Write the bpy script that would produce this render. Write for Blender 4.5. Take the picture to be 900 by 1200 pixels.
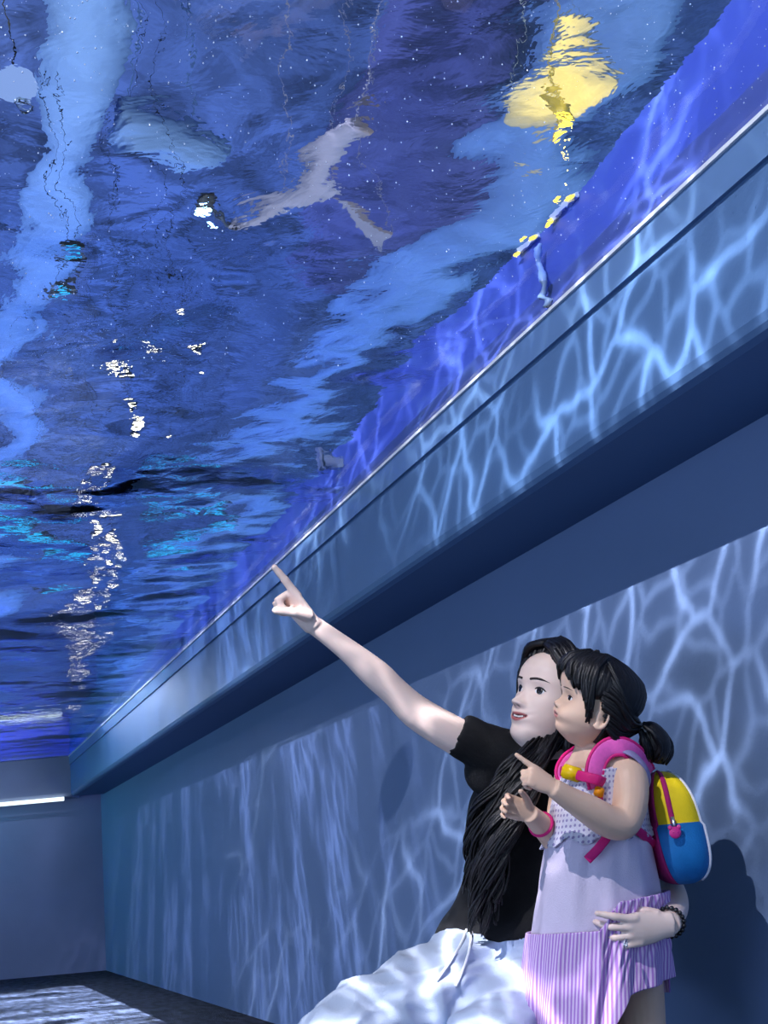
import bpy, bmesh, math, random
import numpy as np
from mathutils import Vector, Matrix, Quaternion, noise as mnoise

S = bpy.context.scene
COL = S.collection
for o in list(bpy.data.objects):
    bpy.data.objects.remove(o)

# ------------------------------------------------------------------ camera
F = 1550.0                      # focal length in pixels of the 900 x 1200 frame
CAM_H = 0.68                    # a crouching photographer
K = CAM_H / 0.58


def _n(v):
    v = np.array(v, float)
    return v / np.linalg.norm(v)


_d1 = _n((-560, 463, F))        # direction of the side wall
_d3 = _n(np.cross(_d1, (1, -.09, 0)))
_x = _n(np.cross(_d3, _d1))
MW = np.array([_x, _d1, -_d3])  # world axes: x to the wall, y along it, z up


def ray(px, py):
    return MW @ np.array([(px - 450) / F, (py - 600) / F, 1.0])


def P(px, py, d):
    r = ray(px, py) * d
    return Vector((r[0], r[1], r[2] + CAM_H))


def at_x(px, py, x):
    r = ray(px, py)
    return P(px, py, x / r[0])


def at_z(px, py, z):
    r = ray(px, py)
    return P(px, py, (z - CAM_H) / r[2])


cam_data = bpy.data.cameras.new('camera')
cam = bpy.data.objects.new('camera', cam_data)
COL.objects.link(cam)
cam_data.sensor_width = 36
cam_data.sensor_fit = 'VERTICAL'
cam_data.sensor_height = 36
cam_data.lens = 36 * F / 1200
cam_data.clip_start = 0.02
cx, cy, cz = MW @ np.array([1, 0, 0]), MW @ np.array([0, -1, 0]), MW @ np.array([0, 0, -1])
cam.matrix_world = Matrix(((cx[0], cy[0], cz[0], 0), (cx[1], cy[1], cz[1], 0), (cx[2], cy[2], cz[2], CAM_H), (0, 0, 0, 1)))
S.camera = cam

S.view_settings.view_transform = 'Standard'
S.view_settings.look = 'None'
S.view_settings.exposure = 0.0
S.view_settings.gamma = 1.0
S.view_settings.use_curve_mapping = False
S.cycles.caustics_refractive = False
S.cycles.caustics_reflective = False

# ------------------------------------------------------------------ main dimensions
XW = 1.398 * K                  # side wall
XB = 1.155 * K                  # face of the tank ledge
ZS = CAM_H + 0.692 * K          # underside of the ledge
ZC = CAM_H + 0.985 * K          # clear floor of the tank overhead
D2 = Vector((.9367, -.3501, 0))  # direction of the end wall
N2 = Vector((.3501, .9367, 0))
CB = Vector((XB, 10.29 * K, 0))  # inner corner of the ledge
CW = Vector((XW, 10.47 * K, 0))  # inner corner of the walls
WATER = 0.16                    # depth of the water overhead
ZH = ZC + 3.1                   # dark ceiling of the hall above the tank
XL = -7.5                       # far side of the tank
YN = -2.0                       # near end


# ------------------------------------------------------------------ node helpers
def lin(c):
    return tuple(((v / 255) / 12.92 if v / 255 <= .04045 else ((v / 255 + .055) / 1.055) ** 2.4) for v in c) + (1.0,)


def nt_new(mat):
    mat.use_nodes = True
    nt = mat.node_tree
    nt.nodes.clear()
    return nt


def N(nt, t, **kw):
    n = nt.nodes.new(t)
    for k, v in kw.items():
        if k in n.inputs:
            n.inputs[k].default_value = v
        else:
            setattr(n, k, v)
    return n


def L(nt, a, b):
    nt.links.new(a, b)


def mat_plain(name, col, rough=.6, noise=0.0, nscale=20, bump=0.0, bscale=200, spec=.4, metal=0.0, detail=4, coat=0.0, stretch=(1, 1, 1), contrast=1.0):
    m = bpy.data.materials.new(name)
    nt = nt_new(m)
    out = N(nt, 'ShaderNodeOutputMaterial')
    b = N(nt, 'ShaderNodeBsdfPrincipled')
    b.inputs['Roughness'].default_value = rough
    b.inputs['Metallic'].default_value = metal
    b.inputs['Specular IOR Level'].default_value = spec
    b.inputs['Coat Weight'].default_value = coat
    L(nt, b.outputs[0], out.inputs[0])
    tc = N(nt, 'ShaderNodeTexCoord')
    mp = N(nt, 'ShaderNodeMapping')
    mp.inputs['Scale'].default_value = stretch
    L(nt, tc.outputs['Object'], mp.inputs[0])
    nz = N(nt, 'ShaderNodeTexNoise')
    nz.inputs['Scale'].default_value = nscale
    nz.inputs['Detail'].default_value = detail
    L(nt, mp.outputs[0], nz.inputs['Vector'])
    r = N(nt, 'ShaderNodeMix', data_type='RGBA')
    c = lin(col)
    r.inputs[6].default_value = tuple(v * (1 - noise) for v in c[:3]) + (1,)
    r.inputs[7].default_value = tuple(min(1, v * (1 + noise)) for v in c[:3]) + (1,)
    fac = nz.outputs['Fac']
    if contrast > 1:
        mr = N(nt, 'ShaderNodeMapRange')
        mr.inputs['From Min'].default_value = .5 - .5 / contrast
        mr.inputs['From Max'].default_value = .5 + .5 / contrast
        L(nt, fac, mr.inputs[0])
        fac = mr.outputs[0]
    L(nt, fac, r.inputs[0])
    L(nt, r.outputs[2], b.inputs['Base Color'])
    if bump > 0:
        nb = N(nt, 'ShaderNodeTexNoise')
        nb.inputs['Scale'].default_value = bscale
        nb.inputs['Detail'].default_value = 5
        L(nt, mp.outputs[0], nb.inputs['Vector'])
        bp = N(nt, 'ShaderNodeBump')
        bp.inputs['Strength'].default_value = bump
        bp.inputs['Distance'].default_value = .004
        L(nt, nb.outputs['Fac'], bp.inputs['Height'])
        L(nt, bp.outputs[0], b.inputs['Normal'])
    return m


def mat_emit(name, col, strength):
    m = bpy.data.materials.new(name)
    nt = nt_new(m)
    out = N(nt, 'ShaderNodeOutputMaterial')
    e = N(nt, 'ShaderNodeEmission')
    e.inputs[0].default_value = lin(col)
    e.inputs[1].default_value = strength
    L(nt, e.outputs[0], out.inputs[0])
    return m


# ------------------------------------------------------------------ object helpers
def obj(name, bm, mat=None, parent=None, smooth=True, **props):
    me = bpy.data.meshes.new(name)
    bm.to_mesh(me)
    bm.free()
    if mat is not None:
        for mm in (mat if isinstance(mat, (list, tuple)) else [mat]):
            me.materials.append(mm)
    for p in me.polygons:
        p.use_smooth = smooth
    o = bpy.data.objects.new(name, me)
    COL.objects.link(o)
    if parent is not None:
        o.parent = parent
        o.matrix_parent_inverse = parent.matrix_world.inverted()
    for k, v in props.items():
        o[k] = v
    return o


def tag(o, label=None, cat=None, group=None, kind=None):
    if label:
        o['label'] = label
    if cat:
        o['category'] = cat
    if group:
        o['group'] = group
    if kind:
        o['kind'] = kind
    return o


def empty(name, loc=(0, 0, 0), **kw):
    o = bpy.data.objects.new(name, None)
    COL.objects.link(o)
    o.location = loc
    o.empty_display_size = .05
    o.matrix_world = Matrix.Translation(Vector(loc))
    tag(o, **kw)
    return o


def copy_tree(o, loc, label=None):
    c = o.copy()
    COL.objects.link(c)
    delta = Vector(loc) - o.location
    c.location = loc
    if label:
        c['label'] = label
    for ch in o.children:
        k = ch.copy()
        COL.objects.link(k)
        k.parent = c
        k.matrix_parent_inverse = ch.matrix_parent_inverse.copy()
        if o.matrix_parent_inverse is not None:
            pass
    return c


def add_prism(bm, poly, z0, z1):
    """extrude a plan polygon between two heights"""
    lo = [bm.verts.new((p[0], p[1], z0)) for p in poly]
    hi = [bm.verts.new((p[0], p[1], z1)) for p in poly]
    n = len(poly)
    for i in range(n):
        j = (i + 1) % n
        bm.faces.new((lo[i], lo[j], hi[j], hi[i]))
    bm.faces.new(lo[::-1])
    bm.faces.new(hi)
    bmesh.ops.recalc_face_normals(bm, faces=bm.faces)


def add_box(bm, c, size, rot=None):
    m = Matrix.Translation(Vector(c))
    if rot is not None:
        m = m @ rot.to_4x4()
    m = m @ Matrix.Diagonal((*size, 1))
    return bmesh.ops.create_cube(bm, size=1, matrix=m)['verts']


def frames(pts):
    """rotation minimising frames along a polyline"""
    pts = [Vector(p) for p in pts]
    T = []
    for i in range(len(pts)):
        a = pts[max(0, i - 1)]
        b = pts[min(len(pts) - 1, i + 1)]
        t = (b - a)
        T.append(t.normalized() if t.length > 1e-9 else Vector((0, 0, 1)))
    u = T[0].orthogonal().normalized()
    out = []
    for i, t in enumerate(T):
        u = (u - t * u.dot(t))
        u = u.normalized() if u.length > 1e-6 else t.orthogonal().normalized()
        out.append((pts[i], t, u, t.cross(u)))
    return out


def crom(pts, n):
    """Catmull-Rom resample of rows (any dimension)"""
    A = np.array([list(p) for p in pts], float)
    m = len(A)
    if m == 2:
        t = np.linspace(0, 1, n)[:, None]
        return A[0] * (1 - t) + A[1] * t
    E = np.vstack([2 * A[0] - A[1], A, 2 * A[-1] - A[-2]])
    out = []
    for s in np.linspace(0, m - 1, n):
        i = min(int(s), m - 2)
        t = s - i
        p0, p1, p2, p3 = E[i], E[i + 1], E[i + 2], E[i + 3]
        out.append(.5 * ((2 * p1) + (-p0 + p2) * t + (2 * p0 - 5 * p1 + 4 * p2 - p3) * t * t + (-p0 + 3 * p1 - 3 * p2 + p3) * t ** 3))
    return np.array(out)


def add_tube(bm, pts, rad, seg=10, cap=True, flat=1.0, up=None, n=None):
    """tube through points; rad is a number or one radius per point; flat squashes across 'up'"""
    pts = [Vector(p) for p in pts]
    if not hasattr(rad, '__len__'):
        rad = [rad] * len(pts)
    if n:
        R = crom([(*p, r) for p, r in zip(pts, rad)], n)
        pts = [Vector(r[:3]) for r in R]
        rad = [max(1e-5, r[3]) for r in R]
    rings = []
    for (p, t, u, v), r in zip(frames(pts), rad):
        if up is not None:
            w = Vector(up)
            w = w - t * w.dot(t)
            if w.length > 1e-5:
                v = w.normalized()
                u = v.cross(t)
        rings.append([bm.verts.new(p + u * (math.cos(a) * r) + v * (math.sin(a) * r * flat)) for a in [2 * math.pi * k / seg for k in range(seg)]])
    for a, b in zip(rings, rings[1:]):
        for k in range(seg):
            bm.faces.new((a[k], a[(k + 1) % seg], b[(k + 1) % seg], b[k]))
    if cap:
        bm.faces.new(rings[0][::-1])
        bm.faces.new(rings[-1])
    return rings


def add_loft(bm, rings, cap=True, closed=True):
    V = [[bm.verts.new(p) for p in r] for r in rings]
    n = len(V[0])
    for a, b in zip(V, V[1:]):
        for k in range(n if closed else n - 1):
            bm.faces.new((a[k], a[(k + 1) % n], b[(k + 1) % n], b[k]))
    if cap and closed:
        bm.faces.new(V[0][::-1])
        bm.faces.new(V[-1])
    return V


def add_ball(bm, c, r, rot=None, seg=20):
    m = Matrix.Translation(Vector(c))
    if rot is not None:
        m = m @ rot.to_4x4()
    r = r if hasattr(r, '__len__') else (r, r, r)
    m = m @ Matrix.Diagonal((*r, 1))
    return bmesh.ops.create_uvsphere(bm, u_segments=seg, v_segments=max(6, seg * 2 // 3), radius=1, matrix=m)['verts']


# ------------------------------------------------------------------ world and lamps
w = bpy.data.worlds.new('world')
S.world = w
w.use_nodes = True
bg = w.node_tree.nodes['Background']
bg.inputs[0].default_value = (.44, .68, 1.0, 1)
bg.inputs[1].default_value = 1.12


def caustic_nodes(nt, vec, scale, width, warp, stretch=(1, 1, 1), seed=0.0):
    """light pattern of a rippled water surface: two warped cell-edge nets"""
    mp = N(nt, 'ShaderNodeMapping')
    mp.inputs['Scale'].default_value = stretch
    mp.inputs['Location'].default_value = (seed, seed * .7, 0)
    L(nt, vec, mp.inputs[0])
    nz = N(nt, 'ShaderNodeTexNoise')
    nz.inputs['Scale'].default_value = scale * .8
    nz.inputs['Detail'].default_value = 2
    L(nt, mp.outputs[0], nz.inputs['Vector'])
    s = N(nt, 'ShaderNodeVectorMath', operation='SUBTRACT')
    s.inputs[1].default_value = (.5, .5, .5)
    L(nt, nz.outputs['Color'], s.inputs[0])
    sc = N(nt, 'ShaderNodeVectorMath', operation='SCALE')
    sc.inputs['Scale'].default_value = warp
    L(nt, s.outputs[0], sc.inputs[0])
    ad = N(nt, 'ShaderNodeVectorMath', operation='ADD')
    L(nt, mp.outputs[0], ad.inputs[0])
    L(nt, sc.outputs[0], ad.inputs[1])
    tot = None
    for k, (q, wd, g) in enumerate(((1.0, width, 1.0), (1.9, width * 2.0, .35))):
        vo = N(nt, 'ShaderNodeTexVoronoi', feature='DISTANCE_TO_EDGE', voronoi_dimensions='2D')
        vo.inputs['Scale'].default_value = scale * q
        L(nt, ad.outputs[0], vo.inputs['Vector'])
        dv = N(nt, 'ShaderNodeMath', operation='DIVIDE')
        dv.inputs[1].default_value = wd
        L(nt, vo.outputs['Distance'], dv.inputs[0])
        pw = N(nt, 'ShaderNodeMath', operation='MULTIPLY')
        L(nt, dv.outputs[0], pw.inputs[0])
        L(nt, dv.outputs[0], pw.inputs[1])
        a1 = N(nt, 'ShaderNodeMath', operation='ADD')
        a1.inputs[1].default_value = 1.0
        L(nt, pw.outputs[0], a1.inputs[0])
        iv = N(nt, 'ShaderNodeMath', operation='DIVIDE')
        iv.inputs[0].default_value = g
        L(nt, a1.outputs[0], iv.inputs[1])
        if tot is None:
            tot = iv.outputs[0]
        else:
            t = N(nt, 'ShaderNodeMath', operation='ADD')
            L(nt, tot, t.inputs[0])
            L(nt, iv.outputs[0], t.inputs[1])
            tot = t.outputs[0]
    # slow change of strength over the pattern
    n2 = N(nt, 'ShaderNodeTexNoise')
    n2.inputs['Scale'].default_value = scale * .45
    n2.inputs['Detail'].default_value = 1
    L(nt, mp.outputs[0], n2.inputs['Vector'])
    mr = N(nt, 'ShaderNodeMapRange')
    mr.inputs['From Min'].default_value = .42
    mr.inputs['From Max'].default_value = .66
    mr.inputs['To Min'].default_value = .05
    mr.inputs['To Max'].default_value = 1.5
    L(nt, n2.outputs['Fac'], mr.inputs[0])
    m = N(nt, 'ShaderNodeMath', operation='MULTIPLY')
    L(nt, tot, m.inputs[0])
    L(nt, mr.outputs[0], m.inputs[1])
    return m.outputs[0]


def water_lamp(name, loc, target, energy, col, angle, blend, base, gain, scale, width, warp, stretch=(1, 1, 1), radius=.01, seed=0.0):
    """a spot lamp with a turning-water effect lens"""
    ld = bpy.data.lights.new(name, 'SPOT')
    ld.energy = energy
    ld.color = lin(col)[:3]
    ld.spot_size = angle
    ld.spot_blend = blend
    ld.shadow_soft_size = radius
    o = bpy.data.objects.new(name, ld)
    COL.objects.link(o)
    o.location = loc
    o.rotation_euler = (Vector(target) - Vector(loc)).to_track_quat('-Z', 'Y').to_euler()
    ld.use_nodes = True
    nt = ld.node_tree
    nt.nodes.clear()
    out = N(nt, 'ShaderNodeOutputLight')
    em = N(nt, 'ShaderNodeEmission')
    L(nt, em.outputs[0], out.inputs[0])
    tc = N(nt, 'ShaderNodeTexCoord')
    sp = N(nt, 'ShaderNodeSeparateXYZ')
    L(nt, tc.outputs['Normal'], sp.inputs[0])
    dv = N(nt, 'ShaderNodeVectorMath', operation='DIVIDE')
    L(nt, tc.outputs['Normal'], dv.inputs[0])
    cb = N(nt, 'ShaderNodeCombineXYZ')
    for k in range(3):
        L(nt, sp.outputs[2], cb.inputs[k])
    L(nt, cb.outputs[0], dv.inputs[1])
    c = caustic_nodes(nt, dv.outputs[0], scale, width, warp, stretch, seed)
    ma = N(nt, 'ShaderNodeMath', operation='MULTIPLY_ADD')
    ma.inputs[1].default_value = gain
    ma.inputs[2].default_value = base
    L(nt, c, ma.inputs[0])
    L(nt, ma.outputs[0], em.inputs['Strength'])
    return o


def area(name, loc, target, sx, sy, energy, col):
    ld = bpy.data.lights.new(name, 'AREA')
    ld.shape = 'RECTANGLE'
    ld.size, ld.size_y = sx, sy
    ld.energy = energy
    ld.color = lin(col)[:3]
    o = bpy.data.objects.new(name, ld)
    COL.objects.link(o)
    o.location = loc
    o.rotation_euler = (Vector(target) - Vector(loc)).to_track_quat('-Z', 'Y').to_euler()
    return o


# the key lamp shines over the ledge at about 49 degrees and past the pack onto the wall
KEY = Vector((.58, .46, -.672)).normalized()
_t = P(720, 960, 2.6)
water_lamps = [
    water_lamp('key_ripple_lamp', _t - KEY * 4.3, _t + Vector((0, .35, .05)), 900, (246, 244, 252), math.radians(64), .5,
               .46, 3.0, 21, .024, .05, (1, 1, 1)),
    # streaks running down the far stretch of the wall and ledge
    water_lamp('ripple_lamp', (-1.6, 5.6, 4.2), (XW, 7.2, .7), 640, (210, 216, 255), math.radians(78), .6,
               .10, .95, 30, .13, .06, (1.6, .8, 1), seed=3.0),
    water_lamp('end_fill_lamp', (-3.0, 5.5, 4.3), (-.2, 12.4, 1.0), 900, (205, 216, 255), math.radians(24), .6,  # added lamp, brightens and mottles the end ledge and wall
               .3, .5, 9, .15, .05, (1, 1, 1), seed=8.0),
    # steep lamp over the open floor
    water_lamp('floor_lamp', (XB + .12, 8.6, 4.6), (.78, 8.9, 0), 26000, (205, 222, 255), math.radians(46), .3,
               .1, .9, 40, .1, .06, (1, .25, 1), seed=5.0),
]
# blue strips along the tank rim; unseen area lamps added to brighten the hall
area('rim_strip_light', (XB - .28, 5.5 * K, ZC + .24), (XB + .1, 5.5 * K, ZC + .42), 11.0, .05, 9, (50, 70, 255))
area('end_rim_strip_light', (-3.5, 10.6 * K, ZC + .9), (-3.2, 11.6 * K, ZC + .3), 8.0, .05, 420, (20, 30, 255))
area('hall_up_fill', (-2.0, 2.6, ZC + .6), (-2.0, 2.8, ZH), 7, 7, 300, (226, 236, 246))
area('hall_far_fill', (-3.0, 12.5, ZC + .6), (-3.0, 12.5, ZH), 10, 14, 1000, (130, 172, 255))

area('strip_glow', CB - D2 * 1.6 - N2 * .06 + Vector((0, 0, ZS - .03)), (XW, 8.6, 1.3), 2.6, .04, 22, (90, 225, 255))  # added teal lamp beside the white strip, tints far ledge and wall
area('hall_end_fill', (-4.0, 15.5, ZC + .9), (-4.0, 20, ZC + 1.8), 12, .6, 500, (60, 140, 255))

area('room_fill_light', (-4.5, 1.5, .35), (1.4, 4.5, 1.3), 5, .6, 130, (170, 190, 235))  # added fill lamp outside the view, brightens ledge underside and room

# ------------------------------------------------------------------ materials of the setting
M_wall = mat_plain('painted plaster wall', (104, 128, 168), .75, .06, 3, .25, 90)
M_wall_end = mat_plain('painted plaster end wall', (128, 138, 174), .75, .25, 1.6, .25, 90)
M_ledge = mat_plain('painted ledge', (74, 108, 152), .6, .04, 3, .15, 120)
M_soffit = mat_plain('ledge underside', (186, 186, 200), .8, .03, 4)
M_metal = mat_plain('brushed metal trim', (205, 210, 215), .3, .05, 30, metal=.9)
M_carpet = mat_plain('dark woven carpet', (34, 37, 46), .95, .9, 22, 1.0, 160, .1, detail=12, stretch=(1, .3, 1), contrast=3.0)
M_tank = mat_plain('blue-lit tank lining', (74, 94, 186), .5, .1, 5)  # blue of the rim light is put into the lining colour
M_hall = mat_plain('mottled hall ceiling', (84, 96, 132), .9, .75, 2.6, detail=12, contrast=3.0)
M_hall2 = mat_plain('mottled plum ceiling panel', (94, 90, 132), .9, .7, 2.6, detail=12, contrast=3.0)
M_duct = mat_plain('pale fabric duct', (118, 144, 182), .8, .4, 4, detail=6)
M_black = mat_plain('black metal', (16, 17, 20), .45, .1, 30)
M_white_emit = mat_emit('white strip light', (225, 245, 255), 1.6)

# ------------------------------------------------------------------ shell
bm = bmesh.new()
add_prism(bm, [(XL - 3, YN), (XW + .3, YN), (XW + .3, 14), (XL - 3, 17)], -.12, 0)
obj('floor', bm, M_carpet, smooth=False, kind='structure')

bm = bmesh.new()
add_prism(bm, [(XW, YN), (XW + .25, YN), (XW + .25, CW.y + .1), (CW.x, CW.y)], 0, ZS + .02)
obj('wall_right', bm, M_wall, smooth=False, kind='structure')

e0 = CW - D2 * 12
bm = bmesh.new()
add_prism(bm, [(CW.x, CW.y), (CW.x + .2, CW.y - .07), (CW.x + .2 + N2.x * .25, CW.y + N2.y * .25), (e0.x + N2.x * .25, e0.y + N2.y * .25), (e0.x, e0.y)], 0, ZS + .02)
obj('wall_end', bm, M_wall_end, smooth=False, kind='structure')

# ledge that carries the tank: face, underside with a rounded lower lip
def ledge(name, prof, path, mats, emis=None):
    """profile (offset outwards, height) swept along straight path of two points with miter handled by ends"""
    bm = bmesh.new()
    rings = [[Vector((a[0] + n[0] * o, a[1] + n[1] * o, z)) for o, z in prof] for a, n in path]
    add_loft(bm, rings)
    bmesh.ops.recalc_face_normals(bm, faces=bm.faces)
    return obj(name, bm, mats, smooth=False, kind='structure')


R_ = .03
prof = [(0, ZC + .004), (0, ZS + R_), (.006, ZS + R_ * .5), (R_ * .45, ZS + .006), (R_, ZS), (.36, ZS), (.36, ZC + .004)]
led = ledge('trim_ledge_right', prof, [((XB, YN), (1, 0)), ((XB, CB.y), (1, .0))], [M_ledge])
e1 = CB - D2 * 12
prof2 = [(0, ZC + .004), (0, ZS + R_), (.006, ZS + R_ * .5), (R_ * .45, ZS + .006), (R_, ZS), (.42, ZS), (.42, ZC + .004)]
ledge('trim_ledge_end', prof2, [((CB.x, CB.y), (N2.x, N2.y)), ((e1.x, e1.y), (N2.x, N2.y))], [mat_plain('paler lit end ledge', (150, 158, 186), .6, .15, 3, .15, 120)])  # paler copy of the ledge paint, missing light put into its colour
# slightly paler glazing band along the top of the ledge face and the metal edge
bm = bmesh.new()
add_box(bm, (XB - .004, (YN + CB.y) / 2, ZC - .036), (.010, CB.y - YN, .072))
obj('trim_glazing_band', bm, mat_plain('pale glazing band', (92, 126, 168), .4, .04, 6), smooth=False, kind='structure')
bm = bmesh.new()
add_box(bm, (XB - .006, (YN + CB.y) / 2, ZC + .001), (.018, CB.y - YN, .008))
obj('trim_metal_edge', bm, mat_plain('pale edge strip', (225, 232, 240), .35, .03, 9), smooth=False, kind='structure')
# thin strip of white light under the end ledge
bm = bmesh.new()
a, b = CB - D2 * .06, CB - D2 * 9
rot = Matrix.Rotation(math.atan2(D2.y, D2.x), 3, 'Z')
add_box(bm, ((a + b) / 2 + Vector((0, 0, ZS - .018)) - N2 * .01), ((a - b).length, .02, .034), rot)
tag(obj('strip_light', bm, M_white_emit, smooth=False), 'thin white strip of light along the bottom of the end ledge', 'strip light')

# ------------------------------------------------------------------ tank: clear floor, water, lining
def tank_plan(inset=0.0):
    far = CB - D2 * 9.6
    return [(XB - inset, YN), (XB - inset, CB.y - inset), (far.x, far.y - inset), (far.x, YN)]


M_water = bpy.data.materials.new('rippled water')
nt = nt_new(M_water)
out = N(nt, 'ShaderNodeOutputMaterial')
g = N(nt, 'ShaderNodeBsdfGlass')
g.inputs['IOR'].default_value = 1.33
g.inputs['Roughness'].default_value = 0.0
g.inputs['Color'].default_value = (.93, .97, 1, 1)
geo = N(nt, 'ShaderNodeNewGeometry')
wn = N(nt, 'ShaderNodeTexNoise')
wn.inputs['Scale'].default_value = 7
wn.inputs['Detail'].default_value = 4
wn.inputs['Distortion'].default_value = .6
L(nt, geo.outputs['Position'], wn.inputs['Vector'])
wb = N(nt, 'ShaderNodeBump')
wb.inputs['Strength'].default_value = .22
wb.inputs['Distance'].default_value = .006
L(nt, wn.outputs['Fac'], wb.inputs['Height'])
L(nt, wb.outputs[0], g.inputs['Normal'])
L(nt, g.outputs[0], out.inputs[0])

# the surface of the water is a real wavy mesh
def wave(x, y):
    v = Vector((x * 1.5, y * 1.5, 3.1))
    h = mnoise.noise(v) * .030
    v2 = Vector((x * 4.2 + 9, y * 4.2, 7.7))
    h += mnoise.noise(v2) * .0085
    v3 = Vector((x * 11 + 3, y * 11, 1.7))
    h += mnoise.noise(v3) * .0022
    return h * .8 / (1 + .22 * max(0, y - 3))


bm = bmesh.new()
xs0, xs1 = XL, XB + .02
NX, = (260,)
ys = list(np.concatenate([np.linspace(.6, 6, 190), np.linspace(6.05, 13.6, 190)]))
xs = list(np.linspace(-5.2, xs1, NX))
grid = []
for y in ys:
    row = []
    for x in xs:
        # stay inside the end ledge
        s = (Vector((x, y, 0)) - CB).dot(N2)
        yy = y if s < -.01 else y - (s + .01) / N2.y
        row.append(bm.verts.new((x, yy, ZC + WATER + wave(x, yy))))
    grid.append(row)
for r0, r1 in zip(grid, grid[1:]):
    for k in range(NX - 1):
        a, b, c, d = r0[k], r0[k + 1], r1[k + 1], r1[k]
        if (a.co - d.co).length < 1e-5 and (b.co - c.co).length < 1e-5:
            continue
        bm.faces.new((a, b, c, d))
obj_water = None
# flat underside = the clear tank floor, closing the body of water
bmesh.ops.dissolve_degenerate(bm, dist=1e-5, edges=bm.edges)
edge = [e for e in bm.edges if e.is_boundary]
ext = bmesh.ops.extrude_edge_only(bm, edges=edge)
vs = [v for v in ext['geom'] if isinstance(v, bmesh.types.BMVert)]
for v in vs:
    v.co.z = ZC + .006
bedges = [e for e in ext['geom'] if isinstance(e, bmesh.types.BMEdge) and e.is_boundary]
bmesh.ops.contextual_create(bm, geom=bedges)
bmesh.ops.recalc_face_normals(bm, faces=bm.faces)
water = obj('water', bm, M_water)
tag(water, 'clear rippling blue water filling the tank overhead', 'water', kind='stuff')
for p in water.data.polygons:
    p.use_smooth = len(p.vertices) <= 4 and abs(p.normal.z) > .5
# lamp light passes clear water: it is left out of the lamps' shadow casters
blk = bpy.data.collections.new('clear water lets lamp light through')
blk.objects.link(water)
for c_ in blk.collection_objects:
    c_.light_linking.link_state = 'EXCLUDE'
for l_ in water_lamps:
    l_.light_linking.blocker_collection = blk

# lining of the tank above the rim
tz = at_x(700, 210, XB).z + .12
bm = bmesh.new()
add_box(bm, (XB + .05, (YN + CB.y) / 2, (ZC + tz) / 2 + .006), (.094, CB.y - YN, tz - ZC))
obj('trim_tank_lining', bm, M_tank, smooth=False, kind='structure')
bm = bmesh.new()
c = (CB + e1) / 2 + N2 * .06
add_box(bm, (c.x, c.y, ZC + .3), (12, .09, .58), rot)
obj('trim_tank_lining_end', bm, M_tank, smooth=False, kind='structure')
# hall above
bm = bmesh.new()
add_box(bm, (-4, 8, ZH + .1), (22, 26, .2))
obj('ceiling', bm, M_hall, smooth=False, kind='structure')
bm = bmesh.new()
add_box(bm, (5.0, 8, (ZH + ZC) / 2 + .2), (.2, 26, ZH - ZC - .2))
obj('wall_hall_right', bm, M_hall, smooth=False, kind='structure')
bm = bmesh.new()
add_box(bm, (-4, 20, (ZH + ZC) / 2 + .2), (22, .2, ZH - ZC - .2))
obj('wall_hall_end', bm, M_hall, smooth=False, kind='structure')


def duct(px, py, rad, label, z):
    p = at_z(px, py, z)
    bm = bmesh.new()
    pts = [(p.x, y, z + .02 * math.sin(y * 2.1)) for y in np.linspace(-1.5, 19, 40)]
    add_tube(bm, pts, [rad * (1 + .04 * math.sin(i * 1.3)) for i in range(40)], 20)
    return tag(obj('duct', bm, M_duct), label, 'duct', 'ducts over the tank')


d_r = duct(640, 100, .20, 'long pale duct above the water, running beside the blue tank rim', ZH - .8)
DLX = at_z(95, 50, ZH - .8).x
d_l = duct(95, 50, .17, 'long pale duct above the water at the left of the hall', ZH - .8)


bm = bmesh.new()
add_prism(bm, [at_z(x_, y_, ZH) for x_, y_ in ((465, -90), (640, -90), (560, 120), (470, 330), (330, 330), (420, 150))], ZH - .03, ZH + .01)
obj('trim_ceiling_panel', bm, M_hall2, smooth=False, kind='structure')
pa, pb_ = at_z(110, 92, ZH - .8), at_z(250, 112, ZH - .8)
bm = bmesh.new()
add_tube(bm, [pa + Vector((.17, 0, 0)), pa.lerp(pb_, .5), pb_, pb_ + (pb_ - pa) * .25], [.12, .13, .11, .05], 18, n=20)
for q in (.45, .95):
    c = pa.lerp(pb_, q)
    add_tube(bm, [c, Vector((c.x, c.y, ZH + .01))], .004, 6)
tag(obj('duct_branch', bm, M_duct), 'short pale duct branch reaching right from the left duct near the top', 'duct')

# ------------------------------------------------------------------ things in the hall above the water
def hz(px, py, z):
    """point at height z that is seen at a pixel through the flat body of water"""
    r = ray(px, py)
    hor = math.hypot(r[0], r[1])
    tn = hor / r[2]
    sw = math.sin(math.atan(tn)) / 1.33
    dist = tn * (z - CAM_H - WATER) + WATER * sw / math.sqrt(1 - sw * sw)
    return Vector((r[0] / hor * dist, r[1] / hor * dist, z))


M_beige = mat_plain('beige painted boom', (126, 122, 140), .6, .3, 8)
M_pale = mat_plain('pale blue panel', (170, 180, 215), .6, .15, 8)
M_y = mat_emit('yellow lamp glass', (255, 220, 70), 3.0)
M_b = mat_emit('blue white lamp glass', (170, 205, 255), 7)
M_wl = mat_emit('warm white lamp glass', (255, 240, 210), 9)
M_c = mat_emit('added cyan glow panel', (50, 190, 255), 1.5)
M_frost = mat_plain('frosted dome', (205, 222, 250), .35, .08, 12)


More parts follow.
